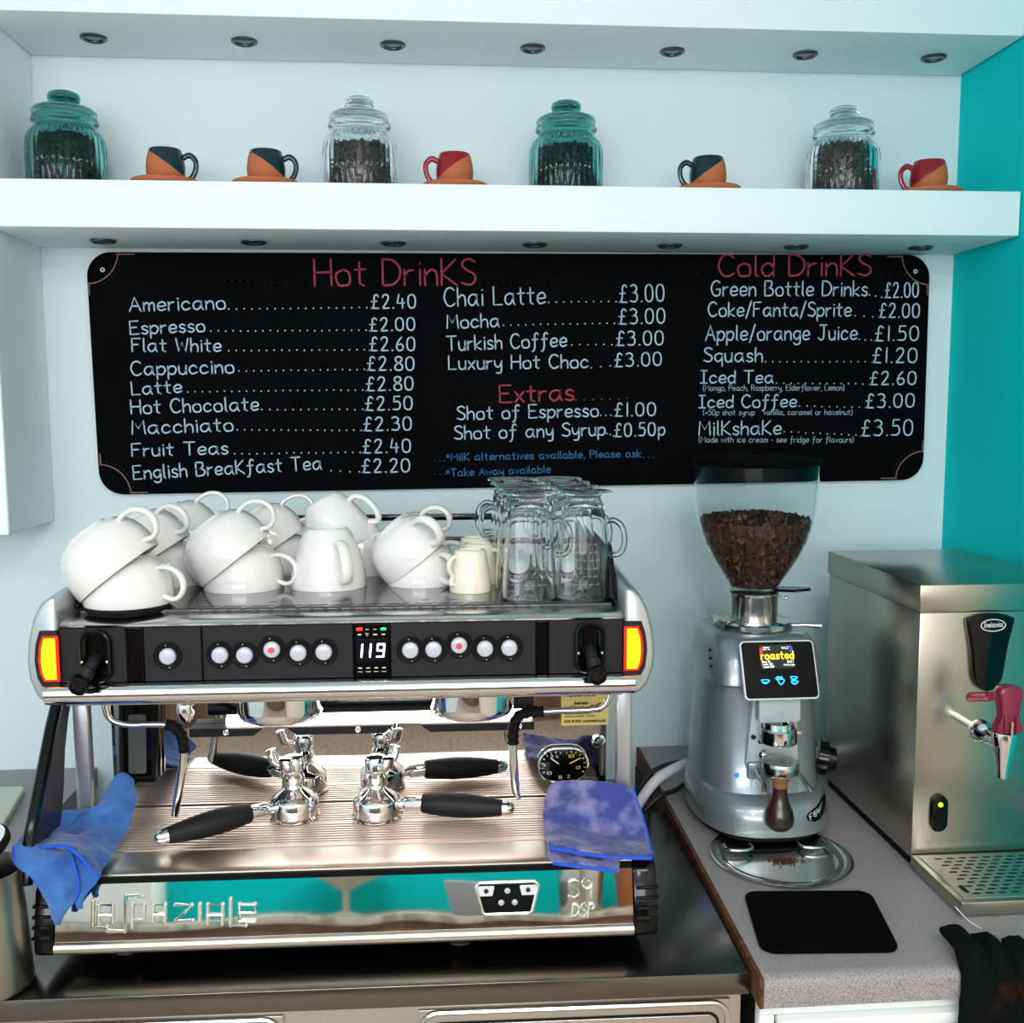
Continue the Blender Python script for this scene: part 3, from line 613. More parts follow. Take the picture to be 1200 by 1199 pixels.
b = MB(); b.box(-.62, .40, 1.79, 2.078, .60, .66); tag(b.build('back_ledge', M_['chip'], smooth=None), 'brown wooden ledge in the gap behind the steel counter', 'ledge')
# ------------------------------------------------------------------ espresso machine (its own frame: x along the front, y depth, z up from the counter)
em = empty('espresso_machine', MO, (0, 0, AM)); tag(em, 'two-group chrome and black espresso machine on the steel counter', 'espresso machine')
def P_(name, M, m, parent=None, **k): return M.build(name, M_[m], parent or em, **k)
M_['grate'] = mat('ribbed_steel_grate', '#efdccf', .42, 1.)
M_['lip'] = mat('rolled_tray_steel', '#dcd2c6', .3, 1.)
M_['grate_gap'] = mat('dark_gap_tray_floor', '#3c2a22', .7)  # darkness of the gaps between grate bars is put into this colour
# lower body
b = MB(); b.box(-.375, .362, .004, .47, .030, .112, .003); P_('base', b, 'matte')
for x, y in ((-.313, .04), (.14, .035), (-.313, .42), (.30, .42)):
    b = MB(); b.lathe([(.020, .0003), (.022, .004), (.018, .030)], 24, Matrix.Translation((x, y, 0)), capb=True); b.lathe([(.0225, .001), (.0235, .003), (.0225, .005)], 24, Matrix.Translation((x, y, 0))); P_('foot', b, 'gloss')
# lower front: tilted polished panel with a rolled foot
def ps(t): return (-.028 + .016 * t, .050 + .070 * t)        # (y,z) up the panel face
b = MB(); pr = [(.004, .031), (-.018, .030), (-.0284, .0485), (-.0124, .1182), (-.004, .1186), (.004, .1186)]
b.prism(pr, -.384, .371, 'x'); fpanel = P_('front_panel', b, 'mirror', smooth=None)
b = MB(); b.prism([(-.0170, .0300), (-.0280, .0310), (-.0325, .0345), (-.0345, .0395), (-.0335, .0445), (-.0285, .0482), (-.0170, .0482)], -.3842, .3712, 'x'); b.build('foot_rail', M_['lip'], fpanel, smooth=50)
b = MB(); b.prism([(.006, .1188), (-.0122, .1188), (-.0128, .1235), (-.0108, .1252), (-.0066, .1254), (.006, .1215)], -.384, .371, 'x'); P_('gasket', b, 'matte')
# drip tray with rolled front edge and ridged grate
b = MB(); b.prism([(.0, .1218), (-.0035, .1232), (-.0060, .1252), (-.0056, .1272), (-.0020, .1287), (.008, .1297), (.030, .1302), (.054, .1303), (.056, .1262), (.214, .1262), (.214, .113)], -.384, .372, 'x')
dtray = P_('drip_tray', b, 'lip', smooth=50)
pr = [(.2125, .1255), (.0575, .1255)]; nr = 19; y0, y1 = .0585, .2115
top = []
for i in range(nr):
    ya = y0 + (y1 - y0) * i / nr; d = (y1 - y0) / nr
    if i in (0, 13, 14, nr - 1): top += [(ya + .0001, .1310), (ya + d * .96, .1310)]
    else: top += [(ya + d * .06, .1262), (ya + d * .16, .1304), (ya + d * .68, .1304), (ya + d * .78, .1262)]
b = MB()
for i in range(nr):
    d = (y1 - y0) / nr; ya = y0 + d * i; w_ = .92 if i in (0, 9, nr - 1) else .62
    b.prism([(ya + d * .04, .1268), (ya + d * .04, .1300), (ya + d * .12, .1306), (ya + d * (w_ - .08), .1306), (ya + d * w_, .1300), (ya + d * w_, .1268)], -.380, .366, 'x')
P_('grate', b, 'grate', dtray, smooth=15)
b = MB(); b.box(-.381, .367, .0575, .2135, .1262, .1267); P_('tray_floor', b, 'grate_gap', dtray, smooth=None)
for s, x0, x1 in ((-1, -.411, -.3845), (1, .3715, .404)):       # ribbed black end caps
    b = MB(); b.prism([(.30, .026), (-.020, .026), (-.030, .034), (-.029, .055), (-.016, .112), (-.004, .124), (.30, .124)], x0, x1, 'x', .004)
    for z in (.055, .068, .081, .094):
        yy = -.029 + (z - .05) * .21; b.box(x0 - .0016 if s < 0 else x0 + .004, x1 - .004 if s < 0 else x1 + .0016, yy - .003, .28, z - .0022, z + .0022, .001, 1)
    P_('end_cap', b, 'gloss', smooth=40)
# embossed lettering on the front panel
def fp(off=0.):     # plane of the panel face: u = x, v = height z -> point
    def f(u, v): t = (v - .050) / .070; return (u, -.028 + .016 * t - off, v)
    return f
def emboss(name, strokes, r):
    b = MB()
    for s in strokes:
        pts = [Vector(fp(.0006)(u, v)) for u, v in s]; b.tube(pts, r, 8)
        for p in pts: b.ball(p, r, 8)
    P_(name, b, 'nickel', fpanel)
def lg(px, py): return (-.3415 + (px / 4 + 30 - 105) * .001095, .0955 - (py / 4 + 1010 - 1060 + (px / 4 - 75) * .03) * .00112)
LOGO = [[(318, 188), (318, 300), (385, 304)], [(345, 288), (345, 208), (410, 208), (410, 288)], [(345, 250), (410, 250)], [(548, 168), (470, 168), (470, 322), (390, 322)],
        [(502, 306), (502, 206), (556, 206), (556, 272), (525, 276)], [(600, 284), (600, 206), (655, 206), (655, 284)], [(600, 248), (655, 248)], [(702, 208), (780, 208), (706, 276), (784, 276)],
        [(818, 204), (818, 284)], [(855, 290), (855, 206), (925, 206), (925, 290)], [(855, 250), (925, 250)], [(962, 182), (962, 296), (1036, 296)], [(1078, 276), (1005, 276), (1005, 204), (1078, 204), (1078, 242), (1005, 242)]]
emboss('embossed_lettering', [[lg(*p) for p in s] for s in LOGO], .0027)
def place(t, u, v, h, k, sl=0):
    S, W = text_strokes(t, .18, 4); return [[(u + (x * k + y * sl) * h, v + y * h) for x, y in s] for s in S]
emboss('embossed_lettering', place('S9', .285, .0825, .0235, 1.25), .0019)
emboss('embossed_lettering', place('DSP', .288, .0585, .0165, .95, .15), .0017)
# small keypad badge
kp = MB(); F = lambda u, v: fp(0)(u, v)
out = rquad([(.1705, .066), (.2345, .066), (.2455, .1055), (.1600, .1055)], .006, 5)
b = MB(); b.tube([fp(.001)(u, v) for u, v in out], .0024, 8, closed=True); kb = P_('keypad', b, 'nickel', fpanel)
def plate(name, pts, m, off, par, th=.0012):
    b = bmesh.new(); A = [b.verts.new(fp(off)(*p)) for p in pts]; C = [b.verts.new(fp(off - th)(*p)) for p in pts]
    b.faces.new(A); b.faces.new(C[::-1]); n = len(pts)
    for i in range(n): b.faces.new((A[i], A[(i + 1) % n], C[(i + 1) % n], C[i]))
    bmesh.ops.recalc_face_normals(b, faces=b.faces); M = MB(); M.take(b); return M.build(name, M_[m], par, smooth=None)
plate('keypad_face', rquad([(.1715, .0675), (.2335, .0675), (.2440, .1040), (.1615, .1040)], .005, 4), 'gloss', .0012, kb)
for a in ([(.166, .089), (.183, .089), (.186, .1015), (.1635, .1015)], [(.222, .089), (.239, .089), (.2420, .1015), (.2190, .1015)]):
    plate('keypad_symbol', rquad(a, .0015, 2), 'mark', .0018, kb)
    cx = sum(p[0] for p in a) / 4; plate('keypad_symbol', [(cx + .0032 * math.cos(t * PI / 5), .0953 + .0032 * math.sin(t * PI / 5)) for t in range(10)], 'ink', .0022, kb)
for u, v in ((.2030, .0945), (.1945, .0800), (.2125, .0800)):
    b = MB(); b.ball(fp(.001)(u, v), .0042, 14, (1, .6, 1)); b.build('keypad_button', M_['button'], kb)
# splashback mirror and what is mounted on it
b = MB(); b.box(-.382, .370, .2150, .2200, .124, .352); mirror = P_('splashback', b, 'mirror', smooth=None)
b = MB(); b.box(-.382, .370, .2205, .47, .112, .352, .003); P_('back_body', b, 'black')
for x, z in ((-.400, .217), (.358, .217)):
    b = MB(); b.lathe([(.011, 0), (.011, .003), (.0085, .004), (.0085, .008), (.006, .0115), (0, .0125)], 20, Matrix.Translation((max(x, -.352), .2149, z)) @ Matrix.Rotation(R(90), 4, 'X')); P_('cap_nut', b, 'chrome')
# steam level frame
fc = [(-.369, .176), (-.309, .174), (-.304, .340), (-.364, .340)]
b = MB(); b.prism(rquad(fc, .010, 5), .196, .2145, 'y', .004); fr_ = P_('level_window', b, 'gloss')
b = MB(); b.tube([(u, .1955, v) for u, v in rquad([(-.362, .184), (-.316, .183), (-.313, .298), (-.359, .298)], .007, 5)], .003, 8, closed=True); b.build('rim', M_['matte'], fr_)
b = MB(); b.prism(rquad([(-.353, .190), (-.327, .190), (-.324, .281), (-.350, .281)], .004, 4), .1945, .1962, 'y'); b.build('sight_glass', mat('smoked_glass', '#4a4e4a', .2), fr_)
# double gauge
b = MB(); go = rrect(-.038, .038, -.0265, .0265, .0262, 9)
b.prism(go, -.010, 0, 'y', .002, M=Matrix.Translation((.3025, .2148, .183))); ga = P_('gauge', b, 'gloss')
b = MB(); b.tube([(.3025 + u, .2045, .183 + v) for u, v in go], .0019, 8, closed=True); b.build('bezel', M_['chrome'], ga)
def gm(a0, b0, a1, b1, w, m, name='gauge_mark'):
    M = MB(); ribbon(M.bm, [(a0, b0), (a1, b1)], w, lambda u, v: (.3025 + u, .2043, .183 + v), False); return M
mk = MB(); mk2 = MB()
gf = lambda u, v: (.3025 + u, .2043, .183 + v)
for sx, M in ((-.012, mk), (.012, mk2)):
    for k in range(13):
        a = R(-30 + 240 * k / 12) if sx < 0 else R(-30 + 240 * k / 12); a2 = a
        ex = .0245; c, s = math.cos(a2), math.sin(a2)
        if (sx < 0 and c > .35) or (sx > 0 and c < -.35): continue
        ribbon(M.bm, [(sx + c * .0195, s * .0195), (sx + c * ex * .94, s * ex * .94)], .0009 if k % 3 else .0016, gf, False)
ribbon(mk.bm, [(-.020, .012), (-.008, .003)], .0018, gf); ribbon(mk2.bm, [(.010, .003), (.026, .011)], .0018, gf)
write(mk, '2 4', -.020, .012, -.008, .012, .0048, .0008, gf, n=3); write(mk, '10', -.026, -.014, -.019, -.014, .0046, .0008, gf, n=3); write(mk, '15', -.0075, -.021, -.0025, -.021, .0046, .0008, gf, n=3)
write(mk, '0', -.031, -.001, -.0285, -.001, .0042, .0008, gf, n=3); write(mk2, '0.5', .008, .0125, .016, .0125, .0046, .0008, gf, n=3); write(mk2, '1.5', .019, -.006, .026, -.006, .0046, .0008, gf, n=3); write(mk2, '2', .006, -.020, .010, -.020, .0046, .0008, gf, n=3)
mk.build('gauge_marks', M_['mark'], ga, smooth=None); mk2.build('gauge_marks', M_['yelmark'], ga, smooth=None)
# yellow information card stuck on the splashback
b = MB(); b.prism(rrect(.300, .3735, .243, .322, .003, 3), .2140, .2149, 'y'); cd = P_('info_card', b, 'card', smooth=None)
cf = lambda u, v: (u, .2137, v)
b = MB(); write(b, 'Roasted', .3045, .2895, .352, .2900, .0085, .0022, cf, n=3)
write(b, 'fresh bean', .3200, .2765, .341, .2768, .0042, .0011, cf, n=2); write(b, 'coffee needs.', .3080, .2700, .337, .2703, .0042, .0011, cf, n=2); write(b, 'roasted.co.uk', .3335, .2480, .369, .2484, .0042, .0011, cf, n=2); write(b, '0000 111 0001', .3045, .2480, .330, .2482, .0034, .0009, cf, n=2); b.build('printing', M_['ink'], cd, smooth=None)
b = MB()
for k, (t, e) in enumerate((('dedicated to supplying', .341), ('exceptional quality coffee', .345), ('machines, products & services', .352))): write(b, t, .3050, .2650 - k * .0042, e, .2652 - k * .0042, .0028, .0006, cf, n=2)
b.build('printing', M_['brownink'], cd, smooth=None)
b = MB()
for u, v, a in ((.349, .272, 0), (.358, .274, 35), (.357, .267, -5)):
    b.prism([(u + .0065 * math.cos(t * PI / 8) * math.cos(R(a)) - .0036 * math.sin(t * PI / 8) * math.sin(R(a)), v + .0065 * math.cos(t * PI / 8) * math.sin(R(a)) + .0036 * math.sin(t * PI / 8) * math.cos(R(a))) for t in range(16)], .2132, .2138, 'y')
b.build('bean_picture', M_['brownink'], cd, smooth=None)
# light bar across the splashback, with its bracket
b = MB(); b.box(-.232, .256, .186, .2145, .279, .300, .003); P_('light_housing', b, 'gloss')
b = MB(); b.cyl((-.205, .196, .2685), (.252, .196, .2685), .0092, seg=16); P_('light_tube', b, 'led')
for x0, x1, cut in ((-.260, -.150, 2), (-.118, .045, 3), (.082, .256, 1)):
    o = [(x0, .2585), (x0 + (.016 if cut & 1 else 0), .246), (x1 - (.016 if cut & 2 else 0), .246), (x1, .2585)]
    b = MB(); b.prism(o, .188, .2145, 'y', .001, 1); br = P_('bracket', b, 'black')
for x in (-.206, -.010, .2330):
    b = MB(); b.ring((x, .187, .2525), .0035, .0012, 'y', 16, 8); b.ball((x, .1876, .2525), .0026, 10); P_('screw', b, 'chrome')
# posts and the left side panel
for x in (-.3930, .3820):
    b = MB(); b.box(x - .0105, x + .0105, .119, .141, .131, .354, .004); P_('post', b, 'silver')
sp_ = [(.165, .345), (.115, .345), (.075, .300), (.045, .258), (.005, .205), (-.022, .165), (-.030, .128), (.060, .128), (.085, .165), (.100, .205), (.112, .258), (.130, .300)]
b = MB(); b.prism(sp_, -.420, -.4115, 'x', .002, 1); sd = P_('side_panel', b, 'darkred', smooth=40)
b = MB(); b.tube([(-.4157, p[0] + .001, p[1]) for p in sp_[1:7]], .0085, 10, flat=.8); b.build('edge_trim', M_['gloss'], sd)
# head: underside, black fascia panels, chrome rails, end caps
b = MB(); b.box(-.385, .373, .0125, .46, .3525, .462, .003); P_('head', b, 'black')
b = MB(); b.box(-.372, .362, .020, .200, .3475, .3523, .001); P_('head_underside', b, 'satin', smooth=None)
seg = [(-.3705, -.2860, 'black'), (-.2855, -.2650, 'gloss'), (-.2640, -.1905, 'black'), (-.1895, .0040, 'black'), (.0050, .0515, 'gloss'), (.0525, .2430, 'black'), (.2440, .2590, 'gloss'), (.2600, .3590, 'black')]
PAN = []
for x0, x1, m in seg:
    b = MB(); b.box(x0, x1, .0005, .012, .3835, .4555, .0012, 1); PAN.append(P_('fascia_panel', b, m))
b = MB(); b.prism([(.0125, .4562), (.0005, .4565), (-.0012, .4590), (.002, .4615), (.014, .4638), (.034, .4650), (.047, .4650), (.047, .462), (.0125, .462)], -.368, .359, 'x'); P_('top_rail', b, 'satin', smooth=50)
b = MB(); b.prism([(.012, .3560)] + [(-.0015 - .0125 * math.sin(R(t)) , .3695 + .0132 * math.cos(R(t))) for t in range(180, -1, -20)][::1] + [(.012, .3827)], -.388, .373, 'x'); P_('lower_rail', b, 'chrome', smooth=50)
for s, xi, c in ((-1, -.3715, 0), (1, .3600, -.0095)):
    def X(v): return s * v + (c if s > 0 else 0)
    o = [(.3700, .3545), (.3900, .3560), (.4010, .3680), (.4090, .3900), (.4110, .4120), (.4080, .4400), (.4010, .4680), (.3920, .4860), (.3820, .4960), (.3700, .4980)]
    ol = [((-u if s < 0 else u - .0095), v) for u, v in o]
    b = MB(); b.prism(ol if s > 0 else ol[::-1], -.003, .46, 'y', .006, 3)
    cap = P_('side_cap', b, 'silver', smooth=50)
    # the cap's top sweeps up towards the back
    for v in cap.data.vertices:
        if v.co.z > .45 and v.co.y > .02: v.co.z += min((v.co.y - .02) / .12, 1) * .028 * (v.co.z - .45) / .05
    lo = [(.3700, .3810), (.3920, .3810), (.3975, .3925), (.4000, .4150), (.3975, .4370), (.3920, .4540), (.3700, .4540)]
    b = MB(); b.prism([((-u if s < 0 else u - .0095), v) for u, v in lo], -.0052, .002, 'y', .001, 1); lf = b.build('lamp_frame', M_['darkred'], cap, smooth=40)
    lo2 = [(.3685, .3880), (.3880, .3880), (.3925, .3980), (.3945, .4150), (.3925, .4340), (.3880, .4470), (.3685, .4470)]
    b = MB(); b.prism([((-u if s < 0 else u - .0095), v) for u, v in lo2], -.0062, -.0045, 'y'); b.build('lamp_edge', M_['lampr'], cap, smooth=None)
    lo3 = [(.3722, .3905), (.3860, .3905), (.3895, .3995), (.3910, .4150), (.3895, .4320), (.3860, .4445), (.3722, .4445)]
    b = MB(); b.prism([((-u if s < 0 else u - .0095), v) for u, v in lo3], -.0078, -.0056, 'y', .0006, 1); b.build('lamp_lens', M_['lampy'], cap, smooth=None)
# push buttons
for i, (x, z) in enumerate(((-.2336, .417), (-.1672, .4173), (-.1357, .4167), (-.1007, .4235), (-.0669, .4184), (-.034, .4189), (.0782, .4194), (.1085, .4197), (.1419, .4248), (.1759, .4196), (.2078, .4201))):
    M = Matrix.Translation((x, .0006, z)) @ Matrix.Rotation(R(90), 4, 'X')
    b = MB(); b.lathe([(.0185, .0), (.0178, .0012), (.0165, .0014), (.0140, .0002), (.0112, .0001)], 32, M); bt = P_('button_surround', b, 'matte')
    b = MB(); b.lathe([(.0106, .0), (.0106, .0032), (.0090, .0054), (.0050, .0064), (0, .0067)], 28, M); bb = b.build('button', M_['button'], bt)
    if i in (3, 8):
        b = MB(); b.lathe([(.0042, .0066), (.0036, .0076), (0, .0080)], 16, M); b.build('red_dot', M_['reddot'], bt)
    b = MB()
    for dz in (-.0145, .0145): b.ball((x + .002 * (1 if dz < 0 else -1), -.0018, z + dz), .0008, 6)
    b.build('marker', M_['mark'], bt)
# temperature display
dp = PAN[4]
b = MB(); b.box(.0085, .0480, -.0002, .0006, .404, .4345); b.build('screen', mat('display_glass', '#0a0c18', .1), dp, smooth=None)
def seg7(M, ch, x, z, w, h, t):
    S = {'a': ((0, h), (w, h)), 'b': ((w, h), (w, h / 2)), 'c': ((w, h / 2), (w, 0)), 'd': ((0, 0), (w, 0)), 'e': ((0, 0), (0, h / 2)), 'f': ((0, h / 2), (0, h)), 'g': ((0, h / 2), (w, h / 2))}
    for k in {'1': 'bc', '9': 'abcdfg'}[ch]:
        p, q = S[k]; sl = lambda a: (x + a[0] + a[1] * .1, z + a[1]); ribbon(M.bm, [sl(p), sl(q)], t, lambda u, v: (u, -.0006, v))
b = MB(); seg7(b, '1', .0060, .4115, .0085, .0165, .0024); seg7(b, '1', .0170, .4115, .0085, .0165, .0024); seg7(b, '9', .0345, .4115, .0085, .0165, .0024); b.build('digits', M_['dig'], dp, smooth=None)
b = MB(); b.box(.0085, .0165, -.0004, .0006, .4465, .4500, .001); b.build('red_light', M_['redl'], dp)
b = MB(); b.box(.0400, .0470, -.0004, .0006, .4465, .4495, .001); b.build('green_light', M_['greenl'], dp)
b = MB(); f0 = lambda u, v: (u, -.0002, v)
for x in (.0225, .0325): b.box(x - .002, x + .002, -.0002, .0006, .4475, .4482)
for x, z in ((.0125, .4410), (.0435, .4410), (.0125, .3965), (.0230, .3965), (.0335, .3965), (.0435, .3965)): ribbon(b.bm, [(x - .0018, z), (x + .0018, z)], .0016, f0)
ribbon(b.bm, [(.0205, .4425), (.0225, .4390), (.0245, .4425), (.0205, .4425)], .0008, f0); ribbon(b.bm, [(.0305, .4410), (.0350, .4410)], .0016, f0)
for x in (.0125, .0230, .0335, .0435): ribbon(b.bm, [(x - .003, .3915), (x + .003, .3915)], .0007, f0)
b.build('symbols', M_['mark'], dp, smooth=None)
# steam levers
for x, k in ((-.3235, -.0125), (.3140, .006)):
    b = MB(); o1 = rrect(x - .0155, x + .0155, .3885, .4500, .013, 6)
    b.tube([(u, -.004, v) for u, v in o1], .0052, 10, closed=True); b.prism(rrect(x - .0145, x + .0145, .3895, .449, .012, 6), -.0015, .001, 'y'); lv = P_('steam_lever', b, 'gloss')
    b = MB(); b.tube(crom([(x, .000, .418), (x + k * .1, -.012, .412), (x + k * .5, -.020, .402), (x + k * .9, -.026, .393)], 6), [.0075] * 10 + [.0095] * 9, 14); b.build('lever_arm', M_['black'], lv)
    b = MB(); b.lathe([(0, 0), (.011, .0), (.0132, .003), (.0132, .012), (.0112, .015), (.0085, .0155), (.0075, .0135), (0, .0135)], 24, Matrix.Translation((x + k, -.022, .3915)) @ Matrix.Rotation(R(105), 4, 'X')); b.build('knob', M_['gloss'], lv)
    for dx in (-.0155, .0155):
        b = MB(); b.ball((x + dx, -.0085, .413), .0022, 8); b.build('rivet', M_['chrome'], lv)
# group heads
for x in (-.108, .160):
    T = Matrix.Translation((x, .095, 0))
    b = MB(); b.lathe([(0, .328), (.036, .328), (.036, .3065), (.050, .3055), (.0560, .3085), (.0590, .315), (.0595, .322), (.0595, .3475)], 56, T); g = P_('group_head', b, 'chrome', smooth=40)
    b = MB(); b.lathe([(.033, .3095), (.033, .303), (.028, .3015), (0, .3015)], 40, T); b.build('shower_screen', M_['satin'], g)
# steam wand (left) and water wand (right): each a polished arm, a rubber grip and a spout
b = MB(); b.tube(crom([(-.350, .10, .3475), (-.350, .10, .322), (-.343, .10, .304), (-.322, .10, .296), (-.290, .10, .2955), (-.262, .10, .2945)], 6), .0048, 12); P_('wand_arm', b, 'nickel')
b = MB(); pts = crom([(-.268, .10, .2945), (-.257, .10, .291), (-.248, .10, .280), (-.2445, .10, .266), (-.2445, .10, .255)], 6); b.tube(pts, [.0085 if i % 4 < 2 else .0074 for i in range(len(pts))], 14)
b.build('rubber_grip', M_['matte'], em)
b = MB(); b.tube([(-.2445, .10, .260), (-.2475, .101, .235), (-.2600, .104, .172), (-.2625, .1045, .160)], [.0064, .0064, .0062, .0050], 14); P_('steam_wand', b, 'nickel')
b = MB(); b.lathe([(.0085, .348), (.0085, .325), (.0115, .320), (.0128, .308), (.0105, .298), (.007, .292), (0, .291)], 24, Matrix.Translation((-.2455, .118, 0))); P_('ball_joint', b, 'chrome')
b = MB(); b.tube(crom([(.360, .10, .3475), (.358, .10, .324), (.348, .10, .308), (.330, .10, .3035), (.285, .10, .3025), (.250, .10, .3015)], 6), .0048, 12); P_('wand_arm', b, 'nickel')
b = MB(); pts = crom([(.262, .10, .3018), (.244, .10, .3015), (.228, .10, .2965), (.2205, .10, .285), (.2185, .10, .268), (.2185, .10, .255)], 6); b.tube(pts, [.0085 if i % 4 < 2 else .0074 for i in range(len(pts))], 14); b.build('rubber_grip', M_['matte'], em)
b = MB(); b.tube([(.2185, .10, .262), (.2185, .10, .235), (.2215, .102, .190), (.2225, .103, .182), (.2270, .104, .172)], [.0064, .0064, .0060, .0054, .0036], 14); P_('water_wand', b, 'nickel')
# cup warmer deck with slots, guards and back rails
b = MB(); b.box(-.358, .350, .0475, .462, .4635, .4695, .001); dk = P_('cup_tray', b, 'deck', smooth=None)
b = MB(); b.box(-.358, .350, .0440, .0470, .4655, .4700, .0006, 1); lip = P_('slotted_lip', b, 'gloss', dk)
b = MB()
for i in range(26): b.box(-.215 + i * .0182, -.2035 + i * .0182, .0436, .0440, .4668, .4678)
b.build('slit', M_['spot'], lip, smooth=None)
b = MB()
for row, y in enumerate((.0535, .0595)):
    for i in range(15):
        x = -.215 + i * .0365 + row * .006; b.box(x, x + .029, y, y + .0032, .4695, .4700)
for x in (-.118, -.03, .09, .13, .218, .285): b.box(x, x + .012 + .02 * (x > .2), .083, .0855, .4695, .4699)
b.build('slot', M_['gloss'], dk, smooth=None)
for x in (-.3665, .3570):
    b = MB(); b.prism([(.055, .4700), (.075, .5030), (.112, .5400), (.46, .5450), (.46, .4700)], x - .0035, x + .0035, 'x', .001, 1); P_('side_guard', b, 'gloss')
for z in (.5435, .503):
    b = MB(); b.box(-.3600, .3500, .450, .4585, z - .0055, z + .0055, .002); P_('back_rail', b, 'gloss')
# ------------------------------------------------------------------ crockery warming on the machine
def on(o, x, y, z, rz=0., tilt=None):
    o.location = mw(x, y, z)
    if tilt is None: o.rotation_euler = (0, 0, AM + rz)
    else: o.rotation_euler = (Matrix.Rotation(AM, 3, 'Z') @ Matrix.Rotation(tilt[1], 3, 'Z') @ Matrix.Rotation(tilt[0], 3, 'Y') @ Matrix.Rotation(rz, 3, 'Z')).to_euler()
    return o
ZD = .4697
def make_cup(name, prof, th, hp, hr, flat, m='ceramic'):
    t = empty(name)
    # prof: outside from rim (z=0, mouth down) up to the foot; inside follows at wall thickness th
    inner = [(max(r - th, 0), z if i == 0 else z - th * .6) for i, (r, z) in enumerate(prof) if z < prof[-1][1] * .93 and r > th * 2]
    rim = [(prof[0][0] - th * .5, -.0)]
    pr = [(0, prof[-1][1] - .003)] + [(prof[-1][0] - .004, prof[-1][1] - .003), (prof[-1][0] - .0025, prof[-1][1])] + [(r, z) for r, z in prof[::-1]] + rim + inner + [(0, inner[-1][1])]
    sp = []
    b = MB(); b.lathe(pr, 56); b.build('body', M_[m], t, smooth=48)
    h = MB(); h.tube(crom(hp, 7), hr, 12, flat=flat, up=(0, 1, 0)); h.build('handle', M_[m], t, smooth=60)
    return t
bigp = [(.0660, .0), (.0668, .006), (.0668, .018), (.0650, .034), (.0605, .048), (.0530, .0595), (.0430, .0670), (.0315, .0710), (.0300, .0740)]
bigh = [(.0520, 0, .0545), (.0640, 0, .0575), (.0820, 0, .0550), (.0960, 0, .0440), (.1000, 0, .0290), (.0935, 0, .0150), (.0810, 0, .0090), (.0660, 0, .0130)]
bc = make_cup('coffee_cup', bigp, .0036, bigh, .0038, 1.6)
for c in kids(bc): pass
mugp = [(.0560, .0), (.0563, .004), (.0552, .017), (.0522, .034), (.0472, .052), (.0410, .068), (.0355, .0800), (.0310, .0860), (.0295, .0875)]
mugh = [(.0400, 0, .0660), (.0510, 0, .0690), (.0640, 0, .0600), (.0715, 0, .0430), (.0735, 0, .0270), (.0670, 0, .0160), (.0535, 0, .0210)]
mg = make_cup('mug', mugp, .0034, mugh, .0052, 1.7)
medp = [(r * .80, z * .84) for r, z in bigp]; medh = [(a * .80, b_, c * .84) for a, b_, c in bigh]
mc = make_cup('coffee_cup', medp, .0032, medh, .0046, 1.6)
esp = [(.0300, .0), (.0303, .003), (.0296, .015), (.0275, .032), (.0250, .046), (.0232, .055), (.0222, .0590), (.0210, .0600)]
esh = [(.0235, 0, .050), (.030, 0, .0510), (.037, 0, .0440), (.0375, 0, .0330), (.032, 0, .0240), (.0345, 0, .0130), (.0285, 0, .0120)]
ec = make_cup('espresso_cup', esp, .003, esh, .0032, 1.2, 'cream')
def sc(o, s): o.scale = (s, s, s); return o
used = set()
def use(proto):
    if proto.name not in used: used.add(proto.name); return proto
    return copy_tree(proto)
GC = 'white cups stacked upside down on the machine'
L_ = R(-1)
def cup(proto, x, y, z, rz, label, s=1., tilt=None, g=GC):
    o = use(proto); on(o, x, y, z, R(rz), tilt); sc(o, s); return tag(o, label, 'cup', g)
b = MB(); b.lathe([(0, 0), (.046, 0), (.052, .0025), (.055, .008), (.0525, .0095), (0, .0095)], 48); o = b.build('coaster', M_['matte']); on(o, -.300, .058, .4652); tag(o, 'black round coaster under the front left pair of cups', 'coaster')
def pair(x, y, z, s, rz, l1, l2, th=38, r2=-18, dx=-.010, dz=.040, k=1.09):
    cup(bc, x, y, z, rz, l1, s); cup(bc, x + dx * s / .88, y, z + dz * s / .88, r2, l2, s * k, (R(-th), 0))
pair(-.302, .072, .4750, .88, -22, 'large white cup upside down on a black coaster, front left of the machine top', 'large white cup tilted over the cup on the black coaster')
pair(-.306, .250, ZD, .86, 10, 'large white cup upside down just behind the front left pair', 'large white cup tilted on top just behind the front left pair', 34, -25)
pair(-.290, .385, ZD, .86, 20, 'large white cup upside down at the back left by the rail', 'large white cup tilted on top at the back left, handle against the wall', 34, 0)
pair(-.176, .205, ZD, .88, -20, 'large white cup upside down, next right of the black coaster pair', 'large white cup tilted on the pair right of the black coaster pair', 38, -12)
pair(-.146, .350, ZD, .84, -15, 'large white cup upside down at the back, left of the tall mugs', 'large white cup tilted on top at the back, left of the tall mugs', 34, 5)
cup(mg, -.051, .206, ZD, -62, 'tall white mug upside down at the front with its handle towards us')
cup(mg, -.018, .325, ZD, -35, 'tall white mug upside down behind the front tall mug', .92)
cup(mg, -.036, .325, .5120, -8, 'tall white mug tilted high on top of another tall mug', .97, (R(-26), 0))
cup(mc, .087, .222, ZD, -50, 'smaller white cup upside down left of the cream espresso cups')
cup(mc, .080, .222, .5030, -45, 'smaller white cup tilted on the pair left of the cream espresso cups', 1.07, (R(-38), 0))
cup(mc, .083, .335, ZD, -15, 'smaller white cup upside down at the back, left of the glass mugs', .97)
cup(mc, .076, .335, .4980, -15, 'smaller white cup tilted on top at the back, left of the glass mugs', 1.03, (R(-34), 0))
cup(ec, .160, .150, ZD, 215, 'small cream espresso cup upside down, frontmost of three', g='cream espresso cups in a row')
